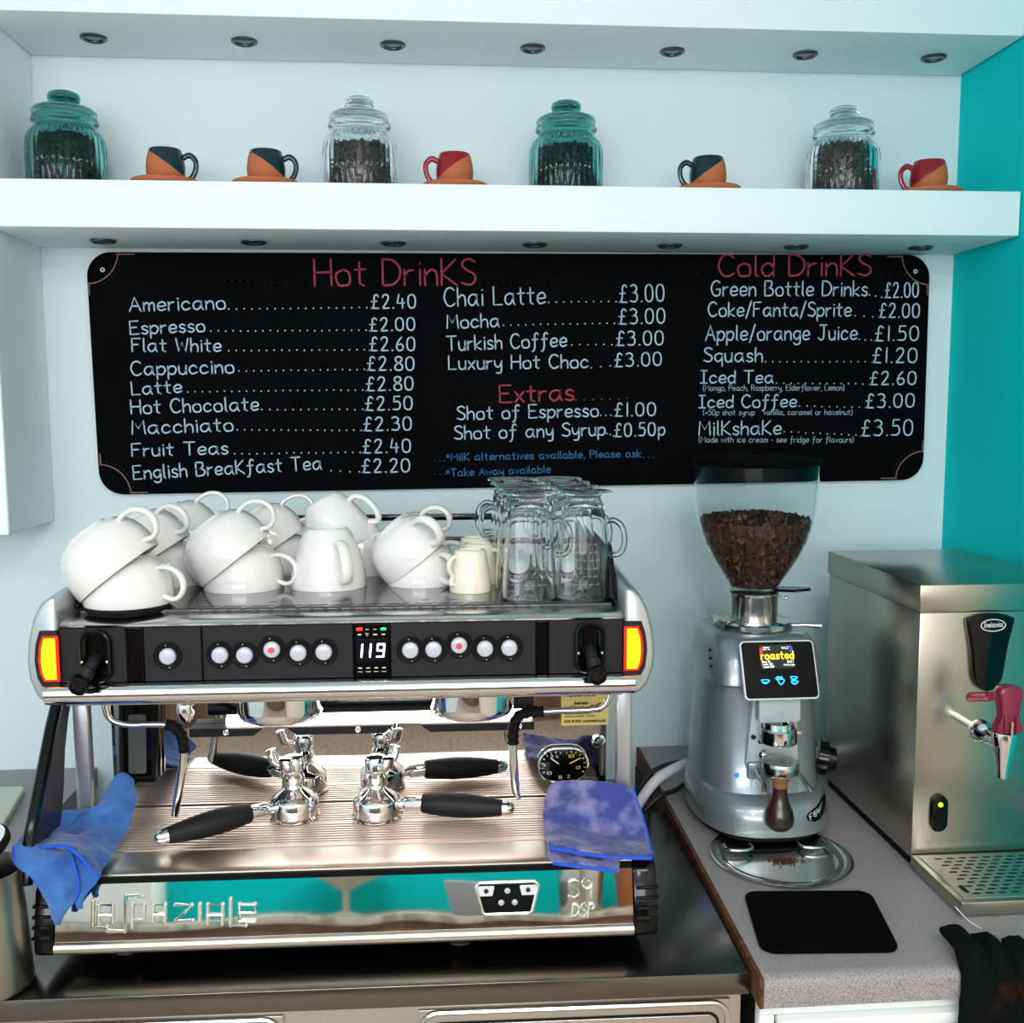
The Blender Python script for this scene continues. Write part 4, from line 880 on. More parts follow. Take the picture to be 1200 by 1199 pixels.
cup(ec, .174, .216, ZD, -30, 'small cream espresso cup upside down, middle of three', g='cream espresso cups in a row')
cup(ec, .170, .282, ZD, -30, 'small cream espresso cup upside down, rearmost of three', g='cream espresso cups in a row')
# latte glasses, mouth down, their feet on top
def make_glass():
    t = empty('glass_mug')
    po = [(.0385, 0), (.0390, .002), (.0378, .030), (.0350, .070), (.0312, .110), (.0285, .130), (.0240, .1375), (.0235, .1400), (.0300, .1430), (.0385, .1452), (.0402, .1470), (.0385, .1487), (.0200, .1475), (0, .1470)]
    pi_ = [(0, .1300), (.018, .1295), (.0262, .1240), (.0287, .108), (.0325, .069), (.0352, .030), (.0364, .002), (.0375, 0)]
    b = MB(); b.lathe(po + pi_ + [(.0385, 0)], 48); b.build('body', M_['glassw'], t, smooth=50)
    h = MB(); h.tube(crom([(.0325, 0, .1060), (.043, 0, .1080), (.054, 0, .1000), (.0585, 0, .0840), (.056, 0, .0680), (.048, 0, .0600), (.0372, 0, .0600)], 7), .0042, 12); h.build('handle', M_['glassw'], t)
    b = MB(); rng = random.Random(3)
    for k, z in enumerate((.022, .033, .044, .055, .066, .077)):
        r = .0388 - z * .052 + .0003; a = -PI / 2 - .75; e = -PI / 2 + .75
        while a < e:
            w = rng.uniform(.06, .2); pts = []; n = 6
            f = lambda u, v, r=r: (r * math.cos(u), r * math.sin(u), v)
            for i in range(n): pts.append((a + w * i / n, z + (.0012 if i % 2 else -.0012)))
            P = [Vector(f(*p)) for p in pts]; b.tube(P, .0002, 4, cap=False); a += w + rng.uniform(.04, .12)
    b.build('print', M_['mark'], t)
    return t
gp = make_glass(); GG = 'glass mugs standing upside down in two rows'
rowsn = ['frontmost', 'second', 'third', 'rearmost']
for c, (x, hz) in enumerate(((.2420, (-12, -20, 160, 165)), (.3180, (-18, -25, 150, 155)))):
    for k in range(4):
        o = gp if (c == 0 and k == 0) else copy_tree(gp)
        on(o, x - .0 - k * .002 + (0 if k < 1 else -.004), .098 + k * .083, ZD, R(hz[k]))
        tag(o, 'clear glass mug upside down, %s of the %s row of glasses' % (rowsn[k], ['left', 'right'][c]), 'glass mug', GG)

# ------------------------------------------------------------------ portafilters lying on the drip tray
def make_pf():
    t = empty('portafilter')
    b = MB(); b.lathe([(.030, .0035), (.0345, .0), (.0368, .0008), (.0372, .0032), (.0352, .0050), (.0348, .0255), (.0335, .0290), (.0250, .0365), (.0150, .0430), (.0125, .0460), (.0120, .0540), (.0, .0545)], 48); b.build('basket', M_['chrome'], t, smooth=40)
    s = MB(); s.lathe([(.0125, .0500), (.0160, .0540), (.0165, .0620), (.0135, .0660), (.0135, .0690), (.0165, .0720), (.0165, .0860), (.0140, .0905), (.0, .0920)], 20); sp = s.build('spout_block', M_['chrome'], t, smooth=30)
    for sg in (-1, 1):
        cs, sn = math.cos(sg * R(48)), math.sin(sg * R(48))
        s = MB(); s.tube(crom([(q * cs, q * sn, h_) for q, h_ in ((.006, .0760), (.020, .0765), (.029, .0810), (.0340, .0920), (.0360, .1000))], 5), [.0065] * 5 + [.0075] * 5 + [.0100] * 5 + [.0095] * 5 + [.0045], 16, flat=.7); s.build('spout', M_['chrome'], t)
    n = MB(); n.tube([(.030, 0, .0180), (.040, 0, .0200), (.044, 0, .0205), (.070, 0, .0215)], [.0075, .0070, .0105, .0105], 20); n.build('neck', M_['chrome'], t, smooth=40)
    h = MB(); hp = [(.068, .0128), (.071, .0145), (.090, .0165), (.115, .0180), (.140, .0172), (.162, .0150), (.184, .0118), (.188, .0110)]
    h.tube([(x, 0, .0215 + (x - .07) * -.035) for x, r in hp], [r for x, r in hp], 24); h.build('handle', M_['black'], t, smooth=50)
    e = MB(); hp = [(.1875, .0112), (.192, .0108), (.198, .0095), (.203, .0068), (.205, .002)]
    e.tube([(x, 0, .0215 + (x - .07) * -.035) for x, r in hp], [r for x, r in hp], 20); e.build('end_cap', M_['chrome'], t, smooth=50)
    return t
pf = make_pf(); on(pf, -.1035, .163, .1312, R(212)); tag(pf, 'chrome portafilter upside down on the drip tray, black handle pointing left', 'portafilter', 'portafilters on the drip tray')
p2 = copy_tree(pf); on(p2, .0185, .155, .1312, R(-8)); tag(p2, 'chrome portafilter upside down on the drip tray, black handle pointing right', 'portafilter', 'portafilters on the drip tray')

# ------------------------------------------------------------------ cloths
def smooth_rows(rows, nu=5, nv=4):
    R1 = [crom(r, nu) for r in rows]; out = []
    cols = [crom([r[j] for r in R1], nv) for j in range(len(R1[0]))]
    return [[cols[j][i] for j in range(len(cols))] for i in range(len(cols[0]))]
TA = [[(-0.3703, 0.16, 0.1893), (-0.3604, 0.165, 0.2001), (-0.3485, 0.17, 0.1992), (-0.3367, 0.17, 0.1872)], [(-0.3767, 0.105, 0.1707), (-0.3593, 0.125, 0.1772), (-0.3425, 0.14, 0.1784), (-0.3272, 0.145, 0.1734)], [(-0.4014, 0.095, 0.1669), (-0.3765, 0.098, 0.1736), (-0.3477, 0.11, 0.1678), (-0.3219, 0.105, 0.1541)], [(-0.4354, 0.08, 0.1631), (-0.4064, 0.095, 0.1608), (-0.3635, 0.085, 0.1564), (-0.3252, 0.065, 0.1419)], [(-0.4378, 0.03, 0.1703), (-0.4104, 0.05, 0.1583), (-0.3664, 0.04, 0.1542), (-0.3256, 0.01, 0.1381)], [(-0.4321, -0.02, 0.1761), (-0.4034, -0.015, 0.1707), (-0.3578, -0.03, 0.1761), (-0.3216, -0.035, 0.1362)]]
TB = [[(-0.4321, -0.02, 0.1761), (-0.4106, -0.01, 0.1733), (-0.3821, -0.012, 0.1664), (-0.361, -0.022, 0.1691)], [(-0.4224, -0.04, 0.1623), (-0.3972, -0.045, 0.1639), (-0.3698, -0.045, 0.163), (-0.3481, -0.042, 0.1541)], [(-0.4001, -0.05, 0.1506), (-0.3815, -0.055, 0.1479), (-0.3629, -0.055, 0.1428), (-0.3427, -0.048, 0.1342)], [(-0.3857, -0.052, 0.1286), (-0.3709, -0.058, 0.1266), (-0.3564, -0.058, 0.1239), (-0.347, -0.05, 0.1172)], [(-0.3745, -0.052, 0.1011), (-0.3682, -0.055, 0.1002), (-0.3629, -0.055, 0.1011), (-0.3585, -0.052, 0.105)], [(-0.3729, -0.05, 0.0852), (-0.3705, -0.051, 0.0834), (-0.3694, -0.051, 0.0833), (-0.3687, -0.05, 0.085)]]
TC = [[(-0.3692, -0.012, 0.166), (-0.3466, -0.015, 0.162), (-0.3259, -0.028, 0.1399)], [(-0.3488, -0.034, 0.1549), (-0.334, -0.034, 0.1521), (-0.323, -0.034, 0.1358)], [(-0.3508, -0.043, 0.1343), (-0.3382, -0.043, 0.1316), (-0.3288, -0.04, 0.1275)], [(-0.3492, -0.044, 0.1165), (-0.3441, -0.044, 0.1118), (-0.3406, -0.042, 0.1118)], [(-0.3455, -0.044, 0.105), (-0.3435, -0.044, 0.1027), (-0.3417, -0.043, 0.1032)]]
TD = [[(-0.4315, 0.1, 0.1644), (-0.4099, 0.1, 0.1737), (-0.3752, 0.095, 0.1773)], [(-0.4542, 0.08, 0.1563), (-0.4331, 0.08, 0.163), (-0.3927, 0.09, 0.165)], [(-0.4443, 0.06, 0.1489), (-0.4225, 0.06, 0.1519), (-0.3997, 0.09, 0.1404)]]
TE = [[(0.2768, 0.15, 0.1707), (0.3062, 0.15, 0.1792), (0.3482, 0.113, 0.1896), (0.3926, 0.108, 0.1814)], [(0.266, 0.13, 0.1606), (0.3042, 0.132, 0.1666), (0.3507, 0.104, 0.1738), (0.3997, 0.098, 0.1594)], [(0.2604, 0.095, 0.1492), (0.2999, 0.095, 0.1532), (0.353, 0.086, 0.1529), (0.4052, 0.08, 0.1387)], [(0.2577, 0.065, 0.1419), (0.297, 0.07, 0.1385), (0.3532, 0.07, 0.1306), (0.4077, 0.06, 0.122)], [(0.2583, 0.02, 0.1456), (0.2867, 0.022, 0.1402), (0.3433, 0.022, 0.1311), (0.403, 0.012, 0.1289)], [(0.2592, -0.02, 0.1527), (0.2822, -0.018, 0.1476), (0.3326, -0.018, 0.1377), (0.3933, -0.025, 0.1367)]]
TF = [[(0.2595, 0.02, 0.1443), (0.2829, 0.03, 0.1416), (0.3184, 0.03, 0.1332), (0.3565, 0.03, 0.1246)], [(0.2601, -0.01, 0.141), (0.2819, 0.0, 0.1358), (0.3167, 0.0, 0.1299), (0.354, 0.0, 0.1239)], [(0.2621, -0.036, 0.1388), (0.2802, -0.036, 0.1359), (0.3141, -0.036, 0.1302), (0.3481, -0.036, 0.1244)]]
tw = empty('cleaning_cloth', MO, (0, 0, AM)); tag(tw, 'bright blue microfibre cloth draped over the left edge of the drip tray, corner hanging down', 'cloth')
def sheet(name, rows, m, par, th=.0045, hems=(), hr=.0019):
    g = smooth_rows([[Vector(p) for p in r] for r in rows])
    b = MB(); b.grid(g); o = b.build(name, M_[m], par, smooth=180, solid=th, sub=2)
    tx = bpy.data.textures.new(name + '_wrinkles', 'CLOUDS'); tx.noise_scale = .035; dm = o.modifiers.new('wrinkles', 'DISPLACE'); dm.texture = tx; dm.strength = .012; dm.mid_level = .5; dm.texture_coords = 'GLOBAL'
    E_ = {'first': g[0], 'last': g[-1], 'left': [r[0] for r in g], 'right': [r[-1] for r in g]}
    for h in hems:
        b = MB(); b.tube(E_[h], hr, 8); tag(b.build('hem', M_['hem'], o), 'bright blue stitched hem')
    return o
sheet('top_layer', TA, 'navy', tw, hems=('last',), hr=.0024)
sheet('hanging_corner', TB, 'navy', tw, hems=('left', 'right'))
sheet('inner_corner', TC, 'navy', tw)
sheet('side_fold', TD, 'navy', tw, hems=('last', 'left'))
tr = empty('cleaning_cloth', MO, (0, 0, AM)); tag(tr, 'worn purple-blue microfibre cloth folded over the right end of the drip tray', 'cloth')
sheet('top_layer', TE, 'navy2', tr, .007, ('right', 'last'), .0026)
sheet('under_layer', TF, 'navy2', tr, .006, ('last',), .0022)

# ------------------------------------------------------------------ coffee grinder
GZ = .908
gr = empty('coffee_grinder', (.563, 1.715, GZ)); tag(gr, 'grey metallic coffee grinder with a tall clear bean hopper and touch screen', 'coffee grinder')
def G_(name, M, m, parent=None, **k): return M.build(name, M_[m], parent or gr, **k)
def loft(M, secs, n=48, cap=True):
    """stack of rounded-rectangle sections: (z, half width, front y, back y, roundness)"""
    b = bmesh.new(); rings = []
    for z, hw, yf, yb, e in secs:
        ring = []; cy = (yf + yb) / 2; hd = (yb - yf) / 2
        for k in range(n):
            a = 2 * PI * k / n; c, s = math.cos(a), math.sin(a)
            ring.append(b.verts.new((hw * abs(c) ** (2 / e) * (1 if c >= 0 else -1), cy + hd * abs(s) ** (2 / e) * (1 if s >= 0 else -1), z)))
        rings.append(ring)
    for A, C in zip(rings, rings[1:]):
        for k in range(n): j = (k + 1) % n; b.faces.new((A[k], A[j], C[j], C[k]))
    if cap: b.faces.new(rings[0][::-1]); b.faces.new(rings[-1])
    bmesh.ops.recalc_face_normals(b, faces=b.faces); return M.take(b)
b = MB(); loft(b, [(.016, .112, -.146, .130, 2.6), (.019, .1155, -.150, .134, 2.6), (.045, .1155, -.149, .134, 2.6), (.066, .1130, -.141, .133, 2.6), (.074, .1095, -.130, .132, 2.7), (.080, .1060, -.118, .131, 2.8)]); G_('base_skirt', b, 'grinder', smooth=50)
b = MB(); loft(b, [(.078, .1060, -.116, .130, 2.8), (.100, .1040, -.106, .128, 2.9), (.160, .1000, -.094, .122, 3.2), (.220, .0965, -.088, .118, 3.4), (.262, .0945, -.086, .116, 3.5)]); G_('body', b, 'grinder', smooth=50)
b = MB(); loft(b, [(.258, .0955, -.098, .118, 5), (.262, .0970, -.102, .119, 5), (.300, .0945, -.096, .118, 5), (.322, .0905, -.082, .114, 4.5), (.334, .0850, -.070, .108, 4), (.338, .0780, -.060, .100, 4)]); G_('motor_head', b, 'grinder', smooth=50)
b = MB(); loft(b, [(.0085, .108, -.140, .126, 2.6), (.0155, .108, -.140, .126, 2.6)]); G_('base_plate', b, 'matte', smooth=50)
for x, y in ((-.07, -.07), (.07, -.07), (-.07, .09), (.07, .09)):
    b = MB(); b.lathe([(.010, .0003), (.010, .010)], 16, Matrix.Translation((x, y, 0)), capb=True); G_('foot', b, 'matte')
# recess panel behind the spout
b = MB(); b.prism([(-.036, .085), (.040, .085), (.046, .130), (.040, .240), (-.036, .240), (-.046, .130)], -.104, -.080, 'y', .006); G_('recess_panel', b, 'grindl')
# slanted screen
SM = Matrix.Translation((0, -.121, .2935)) @ Matrix.Rotation(R(-24), 4, 'X')
def scr(u, v, off=.0075): return SM @ Vector((u, -off, v))
b = MB(); b.box(-.055, .055, .0, .035, -.040, .040, .006, M=SM); G_('screen_mount', b, 'grindl')
b = MB(); b.prism(rrect(-.0625, .0625, -.0485, .0485, .008, 6), -.006, .002, 'y', .0015, M=SM); sn = G_('touch_screen', b, 'lid', smooth=40)
b = MB(); b.prism(rrect(-.0600, .0600, -.0460, .0460, .006, 6), -.0068, -.0058, 'y', M=SM); b.build('screen_glass', mat('screen_glass', '#010106', .25, spec=.15), sn, smooth=None)
b = MB(); b.prism([(-.031, .002), (.026, .002), (.026, .041), (-.031, .041)], -.0072, -.0068, 'y', M=SM); b.build('display', M_['screen'], sn, smooth=None)
fs = lambda u, v: scr(u, v, .0075)
b = MB(); write(b, 'roasted', -.0285, .0175, .0255, .0179, .0120, .0023, fs, gap=.24, n=3); b.build('lettering', M_['yeltxt'], sn, smooth=None)
b = MB(); write(b, '22\u00b0C', -.0245, .0330, -.0125, .0330, .0046, .0006, fs, n=3); write(b, '44%', .0070, .0335, .0185, .0335, .0046, .0006, fs, n=3)
write(b, 'Day 15', -.0280, .0120, -.0150, .0120, .0030, .0005, fs, n=2); write(b, 'Week 231', -.0280, .0075, -.0110, .0080, .0030, .0005, fs, n=2); write(b, 'Total 2401', -.0270, .0030, -.0090, .0040, .0030, .0005, fs, n=2)
write(b, '11:07', .0140, .0108, .0250, .0108, .0040, .0006, fs, n=2); write(b, 'Fri 8 Nov 2019', .0080, .0066, .0255, .0060, .0026, .0004, fs, n=2); b.build('lettering', M_['whtxt'], sn, smooth=None)
b = MB(); ribbon(b.bm, [(-.0280, .0290), (-.0280, .0355)], .0022, fs); b.prism([(-.0280 + .0022 * math.cos(t * PI / 6), .0290 + .0022 * math.sin(t * PI / 6)) for t in range(12)], -.0078, -.0072, 'y', M=SM); b.build('thermometer_icon', M_['redl'], sn, smooth=None)
b = MB()
for u, v in ((.0215, .0375), (.0240, .0345), (.0215, .0310)): b.prism([(u + .0011 * math.cos(t * PI / 4), v + .0016 * math.sin(t * PI / 4)) for t in range(8)], -.0078, -.0072, 'y', M=SM)
b.build('drop_icons', M_['bluel'], sn, smooth=None)
def icup(M, u, v, k=1.): 
    ribbon(M.bm, [(u - .0065 * k, v + .003 * k), (u + .0055 * k, v + .003 * k), (u + .0040 * k, v - .0015 * k), (u + .0015 * k, v - .0032 * k), (u - .0025 * k, v - .0032 * k), (u - .0050 * k, v - .0015 * k), (u - .0065 * k, v + .003 * k)], .0014, fs)
    ribbon(M.bm, [(u - .003 * k, v - .0015 * k), (u + .002 * k, v - .0015 * k)], .0022 * k, fs); ribbon(M.bm, [(u + .0055 * k, v + .0020 * k), (u + .0078 * k, v + .0015 * k), (u + .0045 * k, v - .0008 * k)], .0012, fs)
b = MB(); icup(b, -.0260, -.0190); icup(b, .0220, -.0145, .85); icup(b, .0225, -.0215, .85)
S = [(-.0075, .0030), (-.0040, .0062), (.0000, .0048), (.0030, .0062), (.0045, .0020), (.0070, .0000), (.0050, -.0030), (.0010, -.0070), (-.0025, -.0050), (-.0035, -.0005), (-.0075, .0030)]
ribbon(b.bm, [(u - .0010, v - .0175) for u, v in S], .0018, fs); ribbon(b.bm, [(-.004, -.0150), (.001, -.0150)], .0034, fs); b.build('touch_icons', M_['cyanl'], sn, smooth=None)
# tongue, dosing spout, fork
b = MB(); b.prism(rrect(-.034, .036, .2080, .2500, .006, 4), -.131, -.112, 'y', .002); G_('spout_cover', b, 'grindl')
b = MB(); b.lathe([(.024, .208), (.026, .196)], 28, Matrix.Translation((.001, -.126, 0))); b.lathe([(.0265, .176), (.0300, .1745), (.0305, .177), (.0300, .196), (.0285, .198), (.0265, .196), (.0265, .176)], 36, Matrix.Translation((.001, -.126, 0))); G_('dosing_spout', b, 'chrome')
b = MB(); b.box(.029, .040, -.130, -.122, .184, .192, .001); G_('spout_clip', b, 'satin')
for x, z in ((-.034, .176), (-.022, .168)):
    b = MB(); b.cyl((x, -.106, z), (x, -.103, z), .0042, seg=14); G_('sensor_hole', b, 'gloss')
b = MB(); b.ball((-.018, -.110, .147), .0092, 16); G_('adjuster_knob', b, 'chrome')
for s in (-1, 1):
    b = MB(); b.tube([(s * .030, -.100, .126), (s * .0345, -.135, .121), (s * .0350, -.165, .116), (s * .0400, -.182, .109)], .0048, 10, flat=.6); G_('fork_prong', b, 'satin')
b = MB(); b.box(-.044, .048, -.112, -.100, .105, .134, .004); G_('fork_bracket', b, 'grinder')
b = MB(); b.ball((-.061, -.1035, .110), .0038, 12); G_('power_light', b, 'bluel')
b = MB(); bo_ = [(.046, .050), (.052, .0435), (.066, .0405), (.082, .047), (.092, .062), (.0935, .071), (.086, .068), (.070, .058), (.052, .055)]
def sk(u, v, off):      # wraps the badge on the skirt front
    hw, yf, yb, e = .1150, -.1485, .134, 2.6
    s = (1 - min(abs(u) / hw, .999) ** e) ** (1 / e); return (u, (yf + yb) / 2 - (yb - yf) / 2 * s - off + max(0, v - .045) * .42, v)
q = bmesh.new(); out = crom([(u, v, 0) for u, v in bo_], 4, True); A = [q.verts.new(sk(p.x, p.y, .0025)) for p in out]; q.faces.new(A); bmesh.ops.triangulate(q, faces=q.faces); bmesh.ops.recalc_face_normals(q, faces=q.faces); b.take(q); bdg = G_('badge', b, 'gloss', smooth=None, solid=.002)
b = MB(); write(b, 'F64', .0530, .0455, .0735, .0525, .0085, .0012, lambda u, v: sk(u, v, .0045), n=3); b.build('lettering', M_['mark'], bdg, smooth=None)
b = MB(); b.tube([(.097, -.055, .120), (.112, -.060, .118)], [.030, .029], 28); b.tube([(.110, -.060, .118), (.125, -.064, .117)], [.024, .020], 28); G_('side_knob', b, 'gloss')
for k in range(3):
    b = MB(); b.ball((-.098, -.060 - k * .004, .315 - k * .013), .0028, 8); G_('vent_hole', b, 'matte')
# neck, adjustment collar and hopper
T = Matrix.Translation((-.0005, .015, 0))
b = MB(); b.lathe([(0, .339), (.066, .339), (.0695, .342), (.0695, .349), (.066, .352), (0, .352)], 72, T, rib=lambda i, a: .0007 * math.cos(a * 60) if i in (2, 3) else 0); co = G_('grind_collar', b, 'satin', smooth=40)
b = MB(); b.tube([(.055, -.020, .346), (.078, -.030, .348), (.104, -.036, .347)], [.0035, .0035, .0050], 12); b.build('collar_lever', M_['satin'], co)
b = MB(); b.tube([(-.052, -.010, .352), (-.082, -.014, .366)], [.006, .0035], 10, flat=.4); b.build('collar_tab', M_['satin'], co)
b = MB(); b.lathe([(0, .3515), (.042, .3515), (.042, .392), (.0435, .394), (.0435, .400), (.0400, .402), (0, .402)], 48, T); nk = G_('hopper_neck', b, 'satin', smooth=40)
b = MB(); b.ball((.050, -.010, .392), .0035, 10); b.cyl((.040, -.010, .392), (.049, -.010, .392), .0018, seg=8); b.build('thumb_screw', M_['chrome'], nk)
b = MB(); b.prism([(.028, -.012), (.060, -.022), (.094, -.010), (.098, .004), (.070, .012), (.030, .016)], .4035, .4085, 'z', .001, 1); sh_ = G_('hopper_shutter', b, 'gloss')
HP = [(.0420, .403), (.0425, .412), (.0500, .424), (.0620, .442), (.0760, .465), (.0880, .490), (.0965, .513), (.1015, .535), (.1045, .560), (.1070, .595), (.1082, .624)]
b = MB(); b.lathe(HP + [(r - .0024, z) for r, z in HP[::-1]] + [HP[0]], 64, T); G_('hopper', b, 'hopper', smooth=60)
b = MB(); b.lathe([(0, .624), (.1085, .624), (.1105, .626), (.1105, .633), (.1070, .636), (.060, .642), (.018, .644), (.016, .648), (0, .649)], 64, T); G_('hopper_lid', b, 'mat', smooth=40)
def hop_r(z):
    for (r0, z0), (r1, z1) in zip(HP, HP[1:]):
        if z <= z1: return r0 + (r1 - r0) * (z - z0) / (z1 - z0) - .0028
    return .104
tag(bean_fill(hop_r, .4095, .5270, 820, 260, .0072, 77, .010).build('coffee_beans', M_['bean'], None, (.5625, 1.730, GZ), smooth=60), 'brown roasted coffee beans filling the grinder hopper', 'coffee beans', kind='stuff')
# tamper hanging in the fork
tp = empty('tamper', (.5585, 1.5600, GZ)); tag(tp, 'steel coffee tamper with dark wooden handle hanging under the grinder spout', 'tamper')
b = MB(); b.lathe([(0, .152), (.0282, .152), (.0292, .150), (.0292, .134), (.0280, .1315), (.012, .1290), (0, .1290)], 40); b.build('disc', M_['satin'], tp, smooth=40)
b = MB(); b.lathe([(.0125, .129), (.0150, .1270), (.0150, .121), (.0122, .117), (.0118, .108)], 28); b.build('collar', M_['woodl'], tp)
b = MB(); b.lathe([(.0118, .109), (.0120, .100), (.0135, .090), (.0175, .078), (.0225, .066), (.0242, .055), (.0230, .046), (.0165, .0385), (.0080, .0365), (0, .0362)], 32); b.build('handle', M_['wood'], tp, smooth=60)
# round tray, spilt coffee, mat
gt = empty('grounds_tray', (.5535, 1.535, GZ)); tag(gt, 'round polished steel tray pushed under the front of the grinder', 'tray')
b = MB(); b.lathe([(0, .0012), (.088, .0012), (.094, .0030), (.101, .0058), (.110, .0062), (.1125, .0052), (.1125, .0040), (.108, .0030), (.098, .0004), (0, .0002)], 72); b.build('dish', M_['nickel'], gt, smooth=50)
for x in (-.062, .062):
    b = MB(); b.tube(crom([(x - .022, .035, .0095), (x - .020, .016, .0095), (x, .010, .0095), (x + .020, .016, .0095), (x + .022, .035, .0095)], 5), .0026, 8); b.build('wire_clip', M_['satin'], gt)
b = MB(); rng = random.Random(5)
for i in range(260):
    a = rng.gauss(0, .011); c = rng.gauss(0, .006); b.ball((a, c, abs(rng.gauss(0, .0006))), rng.uniform(.0006, .0013), 5)
tag(b.build('coffee_grounds', M_['grounds'], None, (.556, 1.520, GZ + .0022)), 'small spill of ground coffee on the round steel tray', 'coffee grounds', kind='stuff')
b = MB(); b.prism(rquad([(.4285, 1.252), (.6145, 1.240), (.6450, 1.404), (.4560, 1.418)], .020, 6), GZ + .0003, GZ + .0065, 'z', .002, 2); tag(b.build('rubber_mat', M_['mat']), 'black rounded square rubber mat lying in front of the grinder', 'mat')

# ------------------------------------------------------------------ water boiler
bx0, bx1, byf, byb = .744, .996, 1.480, 1.840
wb = empty('water_boiler', (0, 0, 0)); wb.location = (.868, 1.676, GZ); tag(wb, 'tall stainless steel water boiler with a burgundy tap lever', 'water boiler')
O_ = Vector((.868, 1.676, GZ))
def B_(name, M, m, parent=None, **k):
    bmesh.ops.translate(M.bm, vec=-O_, verts=M.bm.verts); return M.build(name, M_[m], parent or wb, **k)
b = MB(); b.box(bx0, bx1, byf, byb, .925, 1.3175, .002); B_('body', b, 'steelv')
b = MB(); b.box(bx0 - .0025, bx1 + .0025, byf - .0025, byb + .004, 1.318, 1.361, .002); B_('lid', b, 'steelv')
b = MB(); b.box(bx0 + .006, bx1 - .006, byf + .02, byb - .01, GZ + .0004, .9248); B_('plinth', b, 'matte', smooth=None)
b = MB(); b.box(bx0 - .001, bx1, 1.324, 1.4785, GZ + .0022, .9305, .0015); dt = B_('drip_tray', b, 'steelv')
b = MB(); b.box(bx0 + .008, bx1 - .008, 1.334, 1.472, .9306, .9318, .0004, 1); dg = B_('drip_grille', b, 'satin', dt)
b = MB()
for r in range(11):
    y = 1.345 + r * .0112
    for c in range(12):
        x = bx0 + .028 + c * .0195 + (r % 2) * .0097
        if x + .012 < bx1 - .012: b.prism(rrect(x, x + .0120, y, y + .0036, .0017, 3), .9319, .9321, 'z')
for c in (0,): b.prism(rrect(bx0 + .018, bx0 + .026, 1.350, 1.372, .0035, 4), .9319, .9322, 'z')
B_('slot', b, 'dark', dg, smooth=None)
# name plate, shield shaped
def sh_pt():
    L = [(-.0385, .0), (-.0360, -.018), (-.0300, -.045), (-.0265, -.075), (-.0235, -.098), (-.0140, -.115), (0, -.1205)]
    return [(u, v) for u, v in crom([(a, c, 0) for a, c in L], 4) for u, v in [(u, v)]] if False else L
cx_, cz_ = .8515, 1.313
Lp = [(p.x, p.y) for p in crom([(-.0385, -.004, 0), (-.0355, -.020, 0), (-.0300, -.045, 0), (-.0265, -.072, 0), (-.0225, -.098, 0), (-.0130, -.114, 0), (0, -.1195, 0)], 4)]
tp_ = [(p.x, p.y) for p in crom([(.0385, -.004, 0), (.0200, .002, 0), (0, .0035, 0), (-.0200, .002, 0), (-.0385, -.004, 0)], 4)]
outl = Lp + [(-u, v) for u, v in Lp[::-1][1:]] + tp_[1:-1]
b = MB(); b.prism([(cx_ + u, cz_ + v) for u, v in outl], byf - .012, byf - .0003, 'y', .003, 2); npl = B_('name_plate', b, 'gloss', smooth=40)
b = MB(); b.tube([(cx_ + .003 + .0195 * math.cos(t * PI / 18), byf - .0123, cz_ - .0145 + .0092 * math.sin(t * PI / 18)) for t in range(36)], .0008, 6, closed=True); B_('oval_border', b, 'lid', npl)
b = MB(); write(b, 'Instanta', cx_ + .003 - .0150, cz_ - .0172, cx_ + .003 + .0155, cz_ - .0166, .0072, .0014, lambda u, v: (u, byf - .0126, v), n=3); B_('lettering', b, 'lid', npl, smooth=None)
b = MB(); b.prism(rrect(.8225, .8880, 1.1755, 1.1905, .0070, 5), byf - .0010, byf - .0002, 'y'); stk = B_('warning_sticker', b, 'sticker', smooth=None)
b = MB(); fw = lambda u, v: (u, byf - .0013, v); write(b, 'WARNING', .8310, 1.1845, .8520, 1.1845, .0038, .0009, fw, n=2); write(b, 'BOILING WATER', .8265, 1.1780, .8580, 1.1780, .0034, .0007, fw, n=2); B_('lettering', b, 'pinktxt', stk, smooth=None)
# tap
tx = .8085; tz = 1.1530
b = MB(); b.lathe([(.0068, 0), (.0068, .058), (.0165, .066), (.0178, .078), (.0140, .087), (.0115, .094), (.0128, .097), (.0110, .104), (.0105, .130)], 28, Matrix.Translation((tx, byf, tz)) @ Matrix.Rotation(R(90), 4, 'X')); tap = B_('tap', b, 'chrome')
b = MB(); b.lathe([(0, 1.1035), (.0070, 1.1035), (.0078, 1.1060), (.0085, 1.118), (.0150, 1.150), (.0175, 1.166), (.0165, 1.1715), (0, 1.1725)], 32, Matrix.Translation((tx, 1.348, 0))); B_('spout', b, 'chrome', tap)
lv_ = [(-.0190, 1.1730), (-.0185, 1.1830), (-.0130, 1.1960), (-.0150, 1.2160), (-.0180, 1.2330), (-.0130, 1.2400), (0, 1.2420), (.0130, 1.2400), (.0180, 1.2330), (.0150, 1.2160), (.0130, 1.1960), (.0185, 1.1830), (.0190, 1.1730)]
b = MB(); b.prism([(tx + u, v) for u, v in lv_], 1.332, 1.352, 'y', .003, 2)
for s in (-1, 1): b.box(tx + s * .0085 - .0028, tx + s * .0085 + .0028, 1.328, 1.3325, 1.175, 1.200, .001)
B_('tap_lever', b, 'burg', tap, smooth=40)
b = MB(); b.cyl((tx, 1.330, 1.170), (tx, 1.330, 1.192), .0026, seg=10); B_('lever_pin', b, 'chrome', tap)
